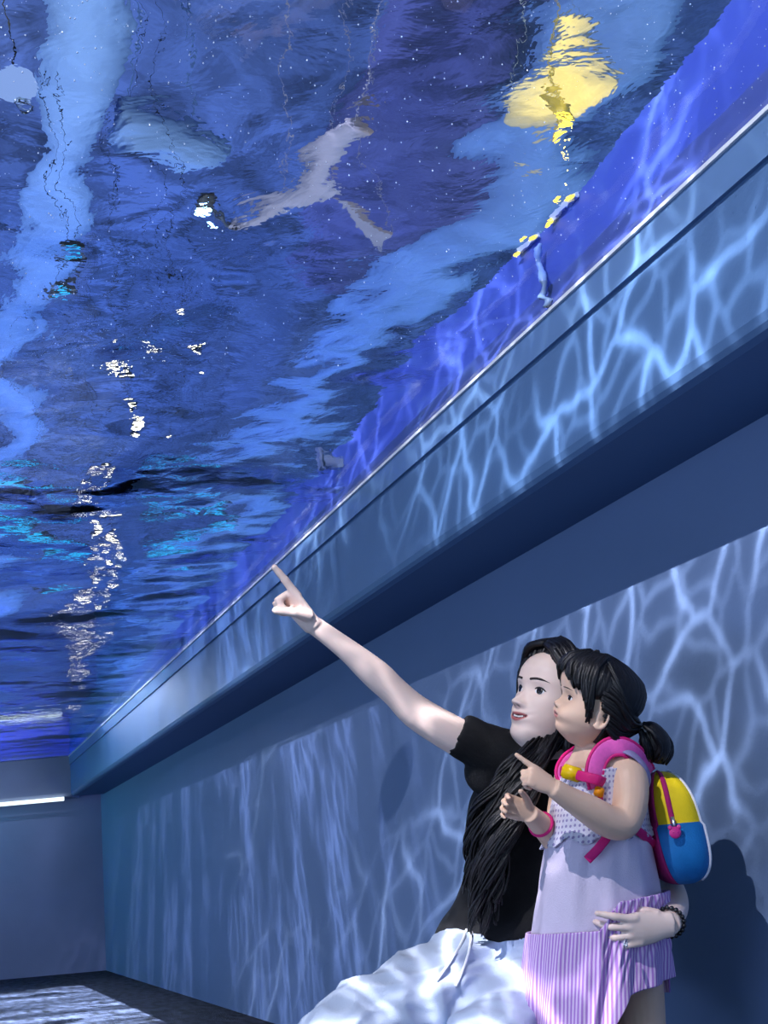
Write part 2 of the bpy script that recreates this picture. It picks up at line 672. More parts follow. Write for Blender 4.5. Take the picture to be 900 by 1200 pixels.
def downlight(name, p, r, mat, label, cat='lamp', group=None, can=None, top=None):
    """a short can hung from the hall ceiling with a glowing glass below"""
    t = empty(name, p, label=label, cat=cat, group=group)
    bm = bmesh.new()
    add_tube(bm, [Vector(p) + Vector((0, 0, z)) for z in (.0, .02, r * 2.4, r * 2.6)], [r * 1.15, r * 1.2, r * 1.2, r * .7], 16)
    add_tube(bm, [Vector(p) + Vector((0, 0, z)) for z in (r * 2.5, (top or ZH + .02) - p[2])], [.0015, .0015], 6)
    obj('housing', bm, can or M_black, t)
    bm = bmesh.new()
    add_ball(bm, p, (r, r, r * .5), seg=14)
    obj('glass', bm, mat, t)
    return t


ZL = ZC + 1.0
for (px, py, r, lab) in ((640, 134, .024, 'topmost of three round yellow lamps under the pale reflector'),
                         (643, 148, .024, 'middle one of three round yellow lamps under the pale reflector'),
                         (645, 165, .028, 'lowest of three round yellow lamps under the pale reflector')):
    downlight('yellow_lamp', hz(px, py, ZL - .12), r, M_y, lab, group='yellow lamps', can=mat_plain('yellow lamp can', (190, 160, 50), .5, .1, 20) if not bpy.data.materials.get('yellow lamp can') else bpy.data.materials['yellow lamp can'],
               top=ZL + .13 if r < .026 else None)
c = hz(634, 126, ZL + .12) - Vector((0, 0, .12))  # added reflector disc, its blotchy colour imitates the yellow haze
bm = bmesh.new()
bmesh.ops.create_uvsphere(bm, u_segments=24, v_segments=12, radius=1, matrix=Matrix.Translation(c + Vector((0, 0, .12))) @ Matrix.Diagonal((.125, .21, .05, 1)))
for q in (-.1, .1):
    add_tube(bm, [c + Vector((q, 0, .13)), Vector((c.x + q, c.y, ZH + .01))], .0015, 6)
for v in [v for v in bm.verts if v.co.z < c.z + .12 - .01]:
    v.co.z = c.z + .12 - (c.z + .12 - v.co.z) * .1
tag(obj('reflector', bm, mat_plain('reflector shade', (150, 150, 140), .5, .6, 12)), 'added pale reflector standing in for the yellow haze above three lamps', 'reflector')
pl = bpy.data.lights.new('yellow_glow', 'POINT')  # unseen point lamp added to make the reflector glow
pl.energy = 5
pl.color = lin((255, 214, 50))[:3]
pl.shadow_soft_size = .002
po = bpy.data.objects.new('yellow_glow', pl)
COL.objects.link(po)
po.location = c + Vector((.02, -.03, -.04))

# arm with a bright blue-white lamp
a, b = hz(448, 138, ZL), hz(282, 282, ZL - .1)
t = empty('boom_spotlight', b, label='beige tapered boom ending in a bright blue-white spotlight over the water', cat='spotlight')
bm = bmesh.new()
mid = (a + b) / 2
add_tube(bm, [a, a.lerp(b, .3) + Vector((.02, .02, 0)), a.lerp(b, .65), b], [.055, .047, .03, .012], 14, n=14)
for q in (a, mid):
    add_tube(bm, [q, Vector((q.x, q.y, ZH + .01))], .0015, 6)
obj('boom', bm, M_beige, t)
c = hz(254, 262, ZL - .2)
bm = bmesh.new()
add_tube(bm, [b, (b + c) / 2 + Vector((0, 0, .03)), c + Vector((0, 0, .08))], [.01, .01, .01], 8)
add_tube(bm, [c + Vector((0, 0, z)) for z in (.01, .1)], [.035, .025], 14)
obj('housing', bm, M_black, t)
for px, py, r in ((252, 260, .026), (259, 286, .012)):
    bm = bmesh.new()
    add_ball(bm, hz(px, py, ZL - .21), (r, r * 1.2, r * .6), seg=14)
    obj('glass', bm, M_b, t)

# hanging pale pennant shaped panel
p0, p1, p2 = hz(425, 205, ZL), hz(462, 232, ZL), hz(448, 275, ZL)
bm = bmesh.new()
add_prism(bm, [p0, p1, p2], ZL, ZL + .02)
for q in (p0, p1):
    add_tube(bm, [q + Vector((0, 0, .01)), Vector((q.x, q.y, ZH + .01))], .0015, 6)
tag(obj('hanging_panel', bm, M_beige, smooth=False), 'small pale triangular panel hung beside the spotlight boom', 'panel')

# pale dome at the left edge
c = hz(12, 108, ZC + WATER + .3)
t = empty('dome_lamp', c, label='pale round dome lamp with a shiny rim at the upper left corner', cat='lamp')
bm = bmesh.new()
bmesh.ops.create_uvsphere(bm, u_segments=28, v_segments=14, radius=1, matrix=Matrix.Translation(c + Vector((0, 0, .03))) @ Matrix.Diagonal((.058, .062, .03, 1)))
obj('dome', bm, mat_emit('softly glowing dome', (150, 180, 245), .95), t)
bm = bmesh.new()
cc = hz(25, 118, ZC + WATER + .29)
add_tube(bm, [cc + Vector((.018 * math.cos(k), .015 * math.sin(k), -.002)) for k in np.linspace(0, 2 * math.pi, 25)], .003, 8, cap=False)
obj('rim', bm, M_metal, t)
bm = bmesh.new()
add_tube(bm, [c + Vector((0, 0, .05)), Vector((c.x, c.y, ZH + .01))], .0015, 8)
obj('cord', bm, M_black, t)

# small warm lamps and an added row of tiny lamps that makes the far sparkles
for px, py, lab in ((152, 446, 'small warm white lamp right of the left duct, larger of a close pair'),
                    (151, 464, 'small warm white lamp just below its brighter neighbour over the water'),
                    (199, 480, 'small warm white lamp right of the close pair of lamps'),
                    (222, 402, 'small warm white lamp above the other small warm lamps')):
    downlight('ceiling_lamp', hz(px, py, ZL), .018, M_wl, lab, group='small warm lamps')
row = [(118, 560), (100, 590), (128, 606), (112, 634), (130, 655), (96, 668), (118, 690), (88, 706), (104, 724), (84, 740), (96, 760), (82, 776), (92, 790)]
for i, (px, py) in enumerate(row):
    downlight('ceiling_lamp', hz(px, py, ZL), .03, M_wl, 'added tiny white lamp in the far row, makes sparkles on the water', group='far row of added tiny lamps')
for i, (px, py, sx, sy, lab) in enumerate(((10, 604, .3, .2, 'added cyan glow panel far over the water at the left edge'), (250, 596, .18, .12, 'added cyan glow panel far over the water nearest the ledge'),
                                      (205, 622, .25, .12, 'added cyan glow panel beside the one nearest the ledge'), (70, 364, .07, .03, 'small added cyan glow panel beside the left duct'),
                                      (62, 634, .25, .12, 'added cyan glow panel between the sparkles and the left edge'))):
    p = hz(px, py, ZL)  # added glowing panels, stand in for cyan patches on the water
    t = empty('glow_panel', p, label=lab, cat='light panel', group='added cyan glow panels')
    bm = bmesh.new()
    add_box(bm, p + Vector((0, 0, .03)), (sx + .04, sy + .04, .05))
    for q in (-.4, .4):
        xq = p.x + sx * q
        zt = ZH + .01 if abs(xq - DLX) > .19 else ZH - .8 - .178        # hung from the duct where that is above
        add_tube(bm, [p + Vector((sx * q, 0, .04)), Vector((xq, p.y, zt))], .002, 6)
    obj('frame', bm, M_black, t, smooth=False)
    bm = bmesh.new()
    add_box(bm, p, (sx, sy, .012))
    obj('diffuser', bm, M_c, t, smooth=False)

# white post; yellow glints on the tank rim are imitated by added glowing pieces
p0 = at_x(650, 367, XB)
bm = bmesh.new()
add_tube(bm, [(XB - .02 + .004 * math.sin(k * 1.9), p0.y - .012 * math.sin(k * 1.4), ZC + .012 + .024 * k) for k in range(11)], [.008 + .002 * math.sin(k * 2.3) for k in range(11)], 12, n=50)
tag(obj('post', bm, mat_plain('pale blue post', (150, 185, 240), .4, .1, 20)), 'short pale blue post on the blue tank rim beside yellow glints', 'post')
for px, dz, lab in ((632, .30, 'added glowing pieces as yellow glints left of the pale blue post'), (676, .30, 'added glowing pieces as yellow glints right of the pale blue post')):
    q = at_x(px, 840 - 0.727 * px, XB)
    t = empty('rim_glint', (XB - .012, q.y, ZC + dz), label=lab, cat='lamp', group='imitated yellow glints on the tank rim')
    for k, (oy, oz) in enumerate(((-.05, .0), (0, .03), (.05, -.01))):
        bm = bmesh.new()
        add_ball(bm, t.location + Vector((-.004, oy, oz)), (.006, .018, .006), seg=12)
        obj('glass', bm, M_y, t)
    bm = bmesh.new()
    add_box(bm, t.location + Vector((.008, 0, .005)), (.008, .12, .02))
    obj('housing', bm, M_frost, t, smooth=False)
# small grey bracket on the rim further back
q = at_x(402, 572, XB)
bm = bmesh.new()
add_box(bm, (XB - .035, q.y, ZC + WATER + .09), (.07, .03, .04))
add_box(bm, (XB - .07, q.y, ZC + WATER + .10), (.014, .03, .07))
tag(obj('bracket', bm, mat_plain('grey paint', (92, 104, 130), .6, .05, 20), smooth=False), 'small grey bracket fixed on the tank rim above the ledge', 'bracket')

# tiny bubbles clinging to the clear tank floor
rng = random.Random(4)
bm = bmesh.new()
for i in range(1300):
    px, py = rng.uniform(-20, 900), rng.uniform(-20, 430)
    p = at_z(px, py, ZC + .004)
    if p.x > XB - .02:
        continue
    r = rng.choice((.0004, .0005, .0007, .0012)) * (1 + .12 * p.y)
    bmesh.ops.create_icosphere(bm, subdivisions=1, radius=r, matrix=Matrix.Translation((p.x, p.y, ZC + .006 - r * 1.02)))
tag(obj('bubbles', bm, mat_plain('air bubble', (200, 215, 245), .3, .05, 5)), 'tiny pale bubbles scattered under the clear tank floor', 'bubbles', kind='stuff')


# ================================================================== people
def CV(x, y, z):
    """direction given as right, down, away seen from the photographer"""
    v = MW @ np.array([x, y, z], float)
    return Vector(v).normalized()


def g(x, s):
    return np.exp(-(x / s) ** 2)


def interp(z, tab):
    t = sorted(tab)
    return np.interp(z, [a for a, _ in t], [b for _, b in t])


def smooth_interp(z, tab):
    t = np.array(sorted(tab), float)
    # monotone-ish cubic through smoothing of a dense linear table
    zz = np.linspace(t[0, 0], t[-1, 0], 400)
    v = np.interp(zz, t[:, 0], t[:, 1])
    k = np.hanning(41)
    k /= k.sum()
    vp = np.concatenate([2 * v[0] - v[20:0:-1], v, 2 * v[-1] - v[-2:-22:-1]])
    v2 = np.convolve(vp, k, 'valid')
    return np.interp(z, zz, v2)


ADULT = dict(
    front=[(-.06, .16), (0, .27), (.03, .335), (.08, .375), (.12, .375), (.17, .355), (.22, .385), (.28, .385), (.33, .37), (.42, .365), (.5, .36), (.56, .375), (.62, .395), (.72, .395), (.82, .35), (.9, .265), (.96, .15), (1.0, .0)],
    back=[(-.06, -.12), (0, -.15), (.1, -.19), (.2, -.23), (.3, -.31), (.4, -.39), (.55, -.45), (.7, -.445), (.82, -.37), (.9, -.27), (.96, -.15), (1.0, -.0)],
    width=[(-.06, .10), (0, .13), (.05, .175), (.1, .212), (.2, .262), (.3, .30), (.4, .33), (.5, .345), (.62, .355), (.72, .345), (.82, .30), (.9, .225), (.96, .13), (1.0, .0)],
    eye_z=.505, eye_x=.142, eye_r=(.068, .035), nose=[(.55, 0), (.50, .012), (.45, .045), (.40, .085), (.365, .118), (.345, .112), (.325, .06), (.305, .0)], nose_w=[(.55, .032), (.45, .036), (.38, .05), (.34, .066), (.3, .06)],
    mouth=.235, lip=.022, mw=.115, cheek=.016, cheek_z=.36)
CHILD = dict(
    front=[(-.06, .14), (0, .25), (.03, .315), (.08, .35), (.12, .352), (.16, .345), (.21, .385), (.26, .39), (.31, .38), (.38, .375), (.45, .372), (.52, .395), (.62, .44), (.72, .445), (.82, .395), (.9, .30), (.96, .17), (1.0, .0)],
    back=[(-.06, -.12), (0, -.16), (.1, -.21), (.2, -.28), (.3, -.38), (.4, -.47), (.55, -.54), (.7, -.53), (.82, -.45), (.9, -.32), (.96, -.18), (1.0, -.0)],
    width=[(-.06, .11), (0, .15), (.05, .215), (.1, .265), (.2, .335), (.3, .37), (.4, .385), (.5, .395), (.62, .41), (.72, .40), (.82, .35), (.9, .265), (.96, .15), (1.0, .0)],
    eye_z=.44, eye_x=.155, eye_r=(.062, .03), nose=[(.47, 0), (.42, .012), (.38, .035), (.345, .068), (.325, .07), (.30, .035), (.285, .0)], nose_w=[(.47, .035), (.38, .05), (.33, .07), (.28, .06)],
    mouth=.215, lip=.026, mw=.085, cheek=.045, cheek_z=.24)


def head_xyz(Kd, z, phi, smile=0.0):
    """skin of the head in units of its height; phi = 0 in front, x to the side, z up from the chin"""
    yf, yb, wd = smooth_interp(z, Kd['front']), smooth_interp(z, Kd['back']), smooth_interp(z, Kd['width'])
    c, s = np.cos(phi), np.sin(phi)
    yc = np.where(z < .35, .06 * (.35 - z) / .35, 0)     # widest point moves forward at the jaw
    pw = np.where(c > 0, .92, 1.0)
    x = wd * np.sign(s) * np.abs(s) ** .92
    y = np.where(c > 0, yc + (yf - yc) * np.abs(c) ** pw, yc - (yc - yb) * np.abs(c))
    fr = np.clip(c, 0, 1) ** .5
    ax = np.abs(x)
    d = np.zeros_like(x)
    d += interp(z, Kd['nose']) * g(x, interp(z, Kd['nose_w']))
    ztip = max(Kd['nose'], key=lambda t: t[1])[0]
    d += .030 * g(ax - .062, .024) * g(z - ztip + .012, .03)               # nostril wings
    d -= .022 * g(ax - .03, .014) * g(z - ztip + .036, .012)
    ez, ex = Kd['eye_z'], Kd['eye_x']
    d -= .034 * g(ax - ex, .075) * g(z - ez, .05)                          # sockets
    d += .014 * g(ax - ex, .10) * g(z - ez - .085, .03)                    # brow
    d += .010 * g(ax - ex, .06) * g(z - ez + .045, .018)
    d += Kd['cheek'] * g(ax - .2, .11) * g(z - Kd['cheek_z'], .10)
    mz = Kd['mouth'] + smile * (ax / .12) ** 2 * .022
    mm = g(ax, Kd['mw'])
    d += Kd['lip'] * mm * g(z - mz - .028, .02) + Kd['lip'] * 1.05 * mm * g(z - mz + .03, .024)
    d -= (.020 + .02 * smile) * g(ax, Kd['mw']) * g(z - mz, .010 + .006 * smile)
    d -= .010 * g(x, .016) * g(z - mz - .07, .025)                         # philtrum
    d -= .012 * g(x, .09) * g(z - Kd['mouth'] + .085, .02)
    y = y + d * fr
    return np.stack([x, y, z * np.ones_like(x)], -1)


class Head:
    def __init__(self, kind, H, fwd, up, anchor_local, anchor_world, smile=0.0):
        self.k, self.H, self.smile = kind, H, smile
        f = Vector(fwd).normalized()
        u = (Vector(up) - f * Vector(up).dot(f)).normalized()
        s = f.cross(u).normalized()            # person's right
        self.R = Matrix((s, f, u)).transposed()
        self.o = Vector(anchor_world) - self.R @ (Vector(anchor_local) * H)

    def w(self, x, y, z):
        return self.o + self.R @ (Vector((x, y, z)) * self.H)

    def local(self, co):
        """world coordinates (n,3) -> head units"""
        return (co - np.array(self.o)) @ np.array(self.R) / self.H

    def surf(self, x, z):
        """front point of the face at side offset x and height z"""
        ph = np.linspace(0, math.pi * .5, 200)
        p = head_xyz(self.k, np.full(200, z), ph, self.smile)
        y = np.interp(abs(x), p[:, 0], p[:, 1])
        return self.w(x, y, z)

    def grid(self, nz=110, nphi=160, off=None, zmin=-.06, zmax=.9995):
        t = np.linspace(0, 1, nz)
        z = zmin + (zmax - zmin) * (1 - (1 - t) ** 1.35)
        ph = np.linspace(-math.pi, math.pi, nphi, endpoint=False)
        Z, PH = np.meshgrid(z, ph, indexing='ij')
        p = head_xyz(self.k, Z, PH, self.smile)
        if off is not None:
            c = np.array([0, -.03, .48])
            n = p - c
            n /= np.linalg.norm(n, axis=-1, keepdims=True)
            p = p + n * off(p, PH)[..., None]
        return p

    def add(self, bm, off=None, **kw):
        p = self.grid(off=off, **kw)
        W = np.array(self.o) + (p * self.H) @ np.array(self.R).T
        add_loft(bm, [[Vector(q) for q in row] for row in W])

    def add_ear(self, bm, side, y=-.02, z=.42, h=.13, tilt=.15):
        wd = float(smooth_interp(np.array([z]), self.k['width'])[0])
        x0 = wd * side * .97
        R = self.R
        # bowl of the ear and its rim
        pts, rr = [], []
        for a in np.linspace(-2.3, 2.3, 18):
            yy = -math.cos(a) * h * .58 - tilt * math.sin(a) * h * .3
            zz = math.sin(a) * h
            pts.append(self.w(x0 + side * (.035 + .03 * math.cos(a)), y - .02 + yy + .03, z + zz))
            rr.append(self.H * (.02 if zz > -h * .5 else .026))
        add_tube(bm, pts, rr, 8)
        rot = (R @ Matrix.Rotation(side * -.35, 3, 'Z'))
        add_ball(bm, self.w(x0 + side * .012, y - .005, z - .005), [self.H * v for v in (.022, h * .62, h * .95)], rot, 16)
        add_ball(bm, self.w(x0 + side * .035, y + .02, z - h * .75), [self.H * v for v in (.022, .035, .045)], rot, 12)


def add_hand(bm, wrist, d, palm, thumb_side, L_, curls, thumb, spread=.10, wr=.15, palm_w=1.0, fat=1.0):
    """d: wrist to knuckles, palm: way the palm faces, thumb_side: +1 or -1 on the lateral axis d x palm.
    curls: for index..little a triple of joint angles; thumb: (out, across, bend)"""
    d = Vector(d).normalized()
    n = Vector(palm)
    n = (n - d * n.dot(d)).normalized()
    l = d.cross(n).normalized() * thumb_side
    W = Vector(wrist)
    # palm
    rows = [(-.06, .155, .115), (.05, .165, .11), (.18, .205, .095), (.34, .228, .085), (.46, .225, .075), (.51, .20, .055)]
    rings = []
    for t, a, b in rows:
        c = W + d * (t * L_) + n * (.012 * L_ * (t > 0))
        rings.append([c + l * (math.cos(k) * a * L_ * palm_w * .98) + n * (math.sin(k) * b * L_ * .9 * fat) for k in np.linspace(0, 2 * math.pi, 20, endpoint=False)])
    add_loft(bm, rings)
    lens = (.41, .455, .42, .33)
    offs = (.155, .052, -.055, -.155)
    base_t = (.47, .49, .475, .435)
    tips = []
    for i in range(4):
        p = W + d * (base_t[i] * L_) + l * (offs[i] * L_ * palm_w)
        start = p - d * (.09 * L_)
        ang = 0.0
        side = (l * ((1.5 - i) * spread))
        pts, rad = [start, p], [.058 * L_ * fat, .056 * L_ * fat]
        for j, (frac, c) in enumerate(zip((.46, .30, .24), curls[i])):
            ang += c
            dd = (d * math.cos(ang) + n * math.sin(ang) + side * max(0, math.cos(ang))).normalized()
            q = p + dd * (frac * lens[i] * L_)
            pts += [(p + q) / 2, q]
            r0 = (.052, .046, .040)[j] * L_ * fat * (.9 if i == 3 else 1)
            rad += [r0 * .96, r0]
            p = q
        pts.append(p + dd * (.028 * L_))
        rad.append(.02 * L_ * fat)
        add_tube(bm, pts, rad, 10)
        tips.append((p, dd, n, l))
    out, across, bend = thumb
    p = W + d * (.10 * L_) + l * (.12 * L_ * palm_w) + n * (.02 * L_)
    dd = (d * math.cos(out) + l * math.sin(out) + n * across).normalized()
    pts, rad = [p, p + dd * (.12 * L_)], [.085 * L_ * fat, .075 * L_ * fat]
    q = p + dd * (.24 * L_)
    d2 = (dd * math.cos(bend) + (-l * .6 + d * .5 + n * .35).normalized() * math.sin(bend)).normalized()
    pts += [q, q + d2 * (.13 * L_), q + d2 * (.25 * L_), q + d2 * (.285 * L_)]
    rad += [.060 * L_ * fat, .056 * L_ * fat, .048 * L_ * fat, .02 * L_ * fat]
    add_tube(bm, pts, rad, 10)
    return tips


def ring(c, s, f, rs, rf, n=32, e=2.0, back=1.0):
    out = []
    for k in range(n):
        a = 2 * math.pi * k / n
        ca, sa = math.cos(a), math.sin(a)
        x = math.copysign(abs(ca) ** (2 / e), ca) * rs
        y = math.copysign(abs(sa) ** (2 / e), sa) * rf * (back if sa < 0 else 1)
        out.append(Vector(c) + s * x + f * y)
    return out


def loft_table(bm, rows, s, f, n=32, e=2.2, samples=40):
    """rows of (centre xyz, side radius, front radius) resampled smoothly"""
    A = crom([(*r[0], r[1], r[2]) for r in rows], samples)
    add_loft(bm, [ring(Vector(a[:3]), s, f, max(.002, a[3]), max(.002, a[4]), n, e) for a in A])


def remesh(bm, voxel, smooth=4, keep=None):
    """one continuous surface from closed overlapping pieces"""
    bmesh.ops.recalc_face_normals(bm, faces=bm.faces)
    me = bpy.data.meshes.new('tmp')
    bm.to_mesh(me)
    bm.free()
    o = bpy.data.objects.new('tmp', me)
    COL.objects.link(o)
    md = o.modifiers.new('r', 'REMESH')
    md.mode = 'VOXEL'
    md.voxel_size = voxel
    dg = bpy.context.evaluated_depsgraph_get()
    dg.update()
    m2 = bpy.data.meshes.new_from_object(o.evaluated_get(dg))
    bpy.data.objects.remove(o)
    bpy.data.meshes.remove(me)
    nv = len(m2.vertices)
    co = np.empty(nv * 3)
    m2.vertices.foreach_get('co', co)
    co = co.reshape(-1, 3)
    ed = np.empty(len(m2.edges) * 2, int)
    m2.edges.foreach_get('vertices', ed)
    ed = ed.reshape(-1, 2)
    deg = np.bincount(ed.ravel(), minlength=nv)[:, None]
    k = None
    for it in range(smooth):
        for lam in (.6, -.35) if it < smooth - 1 else (.5,):
            acc = np.zeros_like(co)
            for ax in range(3):
                acc[:, ax] = np.bincount(ed[:, 0], co[ed[:, 1], ax], nv) + np.bincount(ed[:, 1], co[ed[:, 0], ax], nv)
            dlt = acc / np.maximum(deg, 1) - co
            if keep is not None:
                k = keep(co)[:, None] if k is None else k
                dlt = dlt * k
            co = co + lam * dlt
    m2.vertices.foreach_set('co', co.ravel())
    m2.update()
    return m2, co


def mesh_obj(name, me, mats, parent=None, **props):
    me.name = name
    me.materials.clear()
    for m in mats if isinstance(mats, (list, tuple)) else [mats]:
        me.materials.append(m)
    me.polygons.foreach_set('use_smooth', [True] * len(me.polygons))
    o = bpy.data.objects.new(name, me)
    COL.objects.link(o)
    if parent:
        o.parent = parent
        o.matrix_parent_inverse = parent.matrix_world.inverted()
    for k, v in props.items():
        o[k] = v
    return o


def set_normals_disp(me, co, fn):
    """push the vertices along their normals by fn(co)"""
    nv = len(me.vertices)
    no = np.empty(nv * 3)
    me.vertices.foreach_get('normal', no)
    no = no.reshape(-1, 3)
    co = co + no * fn(co, no)[:, None]
    me.vertices.foreach_set('co', co.ravel())
    me.update()
    return co


def vnoise(co, sc, seed=0.0):
    return np.array([mnoise.noise(Vector((c[0] * sc[0] + seed, c[1] * sc[1] + seed, c[2] * sc[2]))) for c in co])


def skin_mat(name, col, lip):
    m = bpy.data.materials.new(name)
    nt = nt_new(m)
    out = N(nt, 'ShaderNodeOutputMaterial')
    b = N(nt, 'ShaderNodeBsdfPrincipled')
    b.inputs['Roughness'].default_value = .48
    b.inputs['Specular IOR Level'].default_value = .35
    b.inputs['Subsurface Weight'].default_value = .08
    b.inputs['Subsurface Radius'].default_value = (.01, .004, .002)
    b.inputs['Subsurface Scale'].default_value = .4
    at = N(nt, 'ShaderNodeAttribute', attribute_name='lip')
    sp = N(nt, 'ShaderNodeSeparateColor')
    L(nt, at.outputs['Color'], sp.inputs[0])
    nz = N(nt, 'ShaderNodeTexNoise')
    nz.inputs['Scale'].default_value = 40
    tc = N(nt, 'ShaderNodeTexCoord')
    L(nt, tc.outputs['Object'], nz.inputs['Vector'])
    c = lin(col)
    m0 = N(nt, 'ShaderNodeMix', data_type='RGBA')
    m0.inputs[6].default_value = tuple(v * .95 for v in c[:3]) + (1,)
    m0.inputs[7].default_value = tuple(min(1, v * 1.04) for v in c[:3]) + (1,)
    L(nt, nz.outputs['Fac'], m0.inputs[0])
    m1 = N(nt, 'ShaderNodeMix', data_type='RGBA')
    L(nt, sp.outputs[0], m1.inputs[0])
    L(nt, m0.outputs[2], m1.inputs[6])
    m1.inputs[7].default_value = lin(lip)
    m2 = N(nt, 'ShaderNodeMix', data_type='RGBA')
    L(nt, sp.outputs[1], m2.inputs[0])
    L(nt, m1.outputs[2], m2.inputs[6])
    m2.inputs[7].default_value = lin((34, 16, 16))  # shade of mouth gap and nostrils put into the skin colour
    L(nt, m2.outputs[2], b.inputs['Base Color'])
    L(nt, b.outputs[0], out.inputs[0])
    return m


def lip_shade_attr(me, co, hd):
    q = hd.local(co)
    x, y, z = q[:, 0], q[:, 1], q[:, 2]
    Kd = hd.k
    ax = np.abs(x)
    mz = Kd['mouth'] + hd.smile * (ax / .12) ** 2 * .022
    t = np.clip(1 - (ax / (Kd['mw'] * 1.12)) ** 2, 0, 1)
    up = np.clip((.042 * t ** .8 - (z - mz)) / .01, 0, 1) * np.clip((z - mz + .052 * t ** .6) / .012, 0, 1)
    lip = np.where((y > .2) & (t > 0), up, 0)
    inn = np.where((y > .2) & (ax < Kd['mw'] * .95) & (np.abs(z - mz) < .005 + .009 * hd.smile * t), 1.0, 0.0)
    ztip = max(Kd['nose'], key=lambda v: v[1])[0]
    inn = np.maximum(inn, np.where((y > .2), .8 * g(ax - .03, .014) * g(z - ztip + .038, .010), 0))
    a = me.color_attributes.new('lip', 'FLOAT_COLOR', 'POINT')
    arr = np.zeros((len(co), 4))
    arr[:, 0], arr[:, 1], arr[:, 3] = lip, inn, 1
    a.data.foreach_set('color', arr.ravel())


M_skin_w = skin_mat('fair skin', (238, 212, 200), (190, 104, 104))
M_skin_g = skin_mat('child skin', (228, 190, 165), (206, 132, 122))
M_sclera = mat_plain('eye white', (232, 232, 236), .2, .02, 40)
M_iris = mat_plain('dark brown iris', (22, 14, 12), .12, .2, 300, spec=.6)
M_lash = mat_plain('lash black', (14, 11, 12), .6, .1, 80)
M_brow = mat_plain('brow hair', (44, 34, 34), .8, .2, 200)


def hair_mat(name, col):
    m = mat_plain(name, col, .42, .5, 60, .35, 260, .3, stretch=(1, 1, .15))
    return m


M_hair = hair_mat('black hair', (13, 12, 16))


def add_eyes(hd, root, lash=1.0, open_=1.0, gaze=(0, .0)):
    Kd = hd.k
    ex, ez = Kd['eye_x'], Kd['eye_z']
    rx, rz = Kd['eye_r']
    H = hd.H
    for sd in (-1, 1):
        c = hd.surf(ex * sd, ez)
        yaw = sd * -.32
        R = hd.R @ Matrix.Rotation(yaw, 3, 'Z')
        fwd = R @ Vector((0, 1, 0))
        sx, up = R @ Vector((1, 0, 0)), R @ Vector((0, 0, 1))
        c0 = c - fwd * (.012 * H)
        # almond eyeball front
        bm = bmesh.new()
        rows = []
        nU, nV = 18, 10
        for i in range(nU + 1):
            u = -1 + 2 * i / nU
            hgt = rz * open_ * max(0.02, (1 - u * u)) ** .75
            row = []
            for j in range(nV):
                a = 2 * math.pi * j / nV
                row.append(c0 + sx * (u * rx * H) + up * (math.sin(a) * hgt * H + .004 * H * u * sd) + fwd * (math.cos(a) * .022 * H * max(0.03, 1 - u * u) ** .5 + .010 * H * (1 - u * u)))
            rows.append(row)
        add_loft(bm, rows)
        eye = obj('eye', bm, M_sclera, root)
        bm = bmesh.new()
        gx, gz = gaze
        ci = c0 + fwd * (.0245 * H) + sx * (gx * rx * H) + up * (gz * rz * H)
        add_ball(bm, ci, (rz * 1.02 * H, .009 * H, rz * .98 * open_ * H), R, 14)
        obj('iris', bm, M_iris, eye)
        # upper and lower lid edges
        bm = bmesh.new()
        pts, rad = [], []
        for u in np.linspace(-1.08, 1.12, 15):
            uu = u * sd
            v = max(0, 1 - min(1, abs(u)) ** 2)
            pts.append(c0 + sx * (uu * rx * H) + up * (rz * open_ * v ** .75 * H + .006 * H * (u > .9)) + fwd * ((.012 + .016 * v) * H))
            rad.append((.0085 * lash * (.45 + .55 * v ** .5)) * H)
        add_tube(bm, pts, rad, 6)
        obj('eyelashes', bm, M_lash, root)


def add_brows(hd, root, z=.105, thick=.011, arch=.02):
    ex, ez = hd.k['eye_x'], hd.k['eye_z']
    for sd in (-1, 1):
        bm = bmesh.new()
        pts, rad = [], []
        for u in np.linspace(0, 1, 12):
            x = (.06 + u * .185) * sd
            zz = ez + z + arch * math.sin(u * math.pi * .8) - .012 * u
            p = hd.surf(x, zz)
            pts.append(p)
            rad.append(hd.H * thick * (.9 if u < .6 else .9 * (1 - (u - .6) / .45)))
        add_tube(bm, pts, rad, 6)
        obj('eyebrow', bm, M_brow, root)


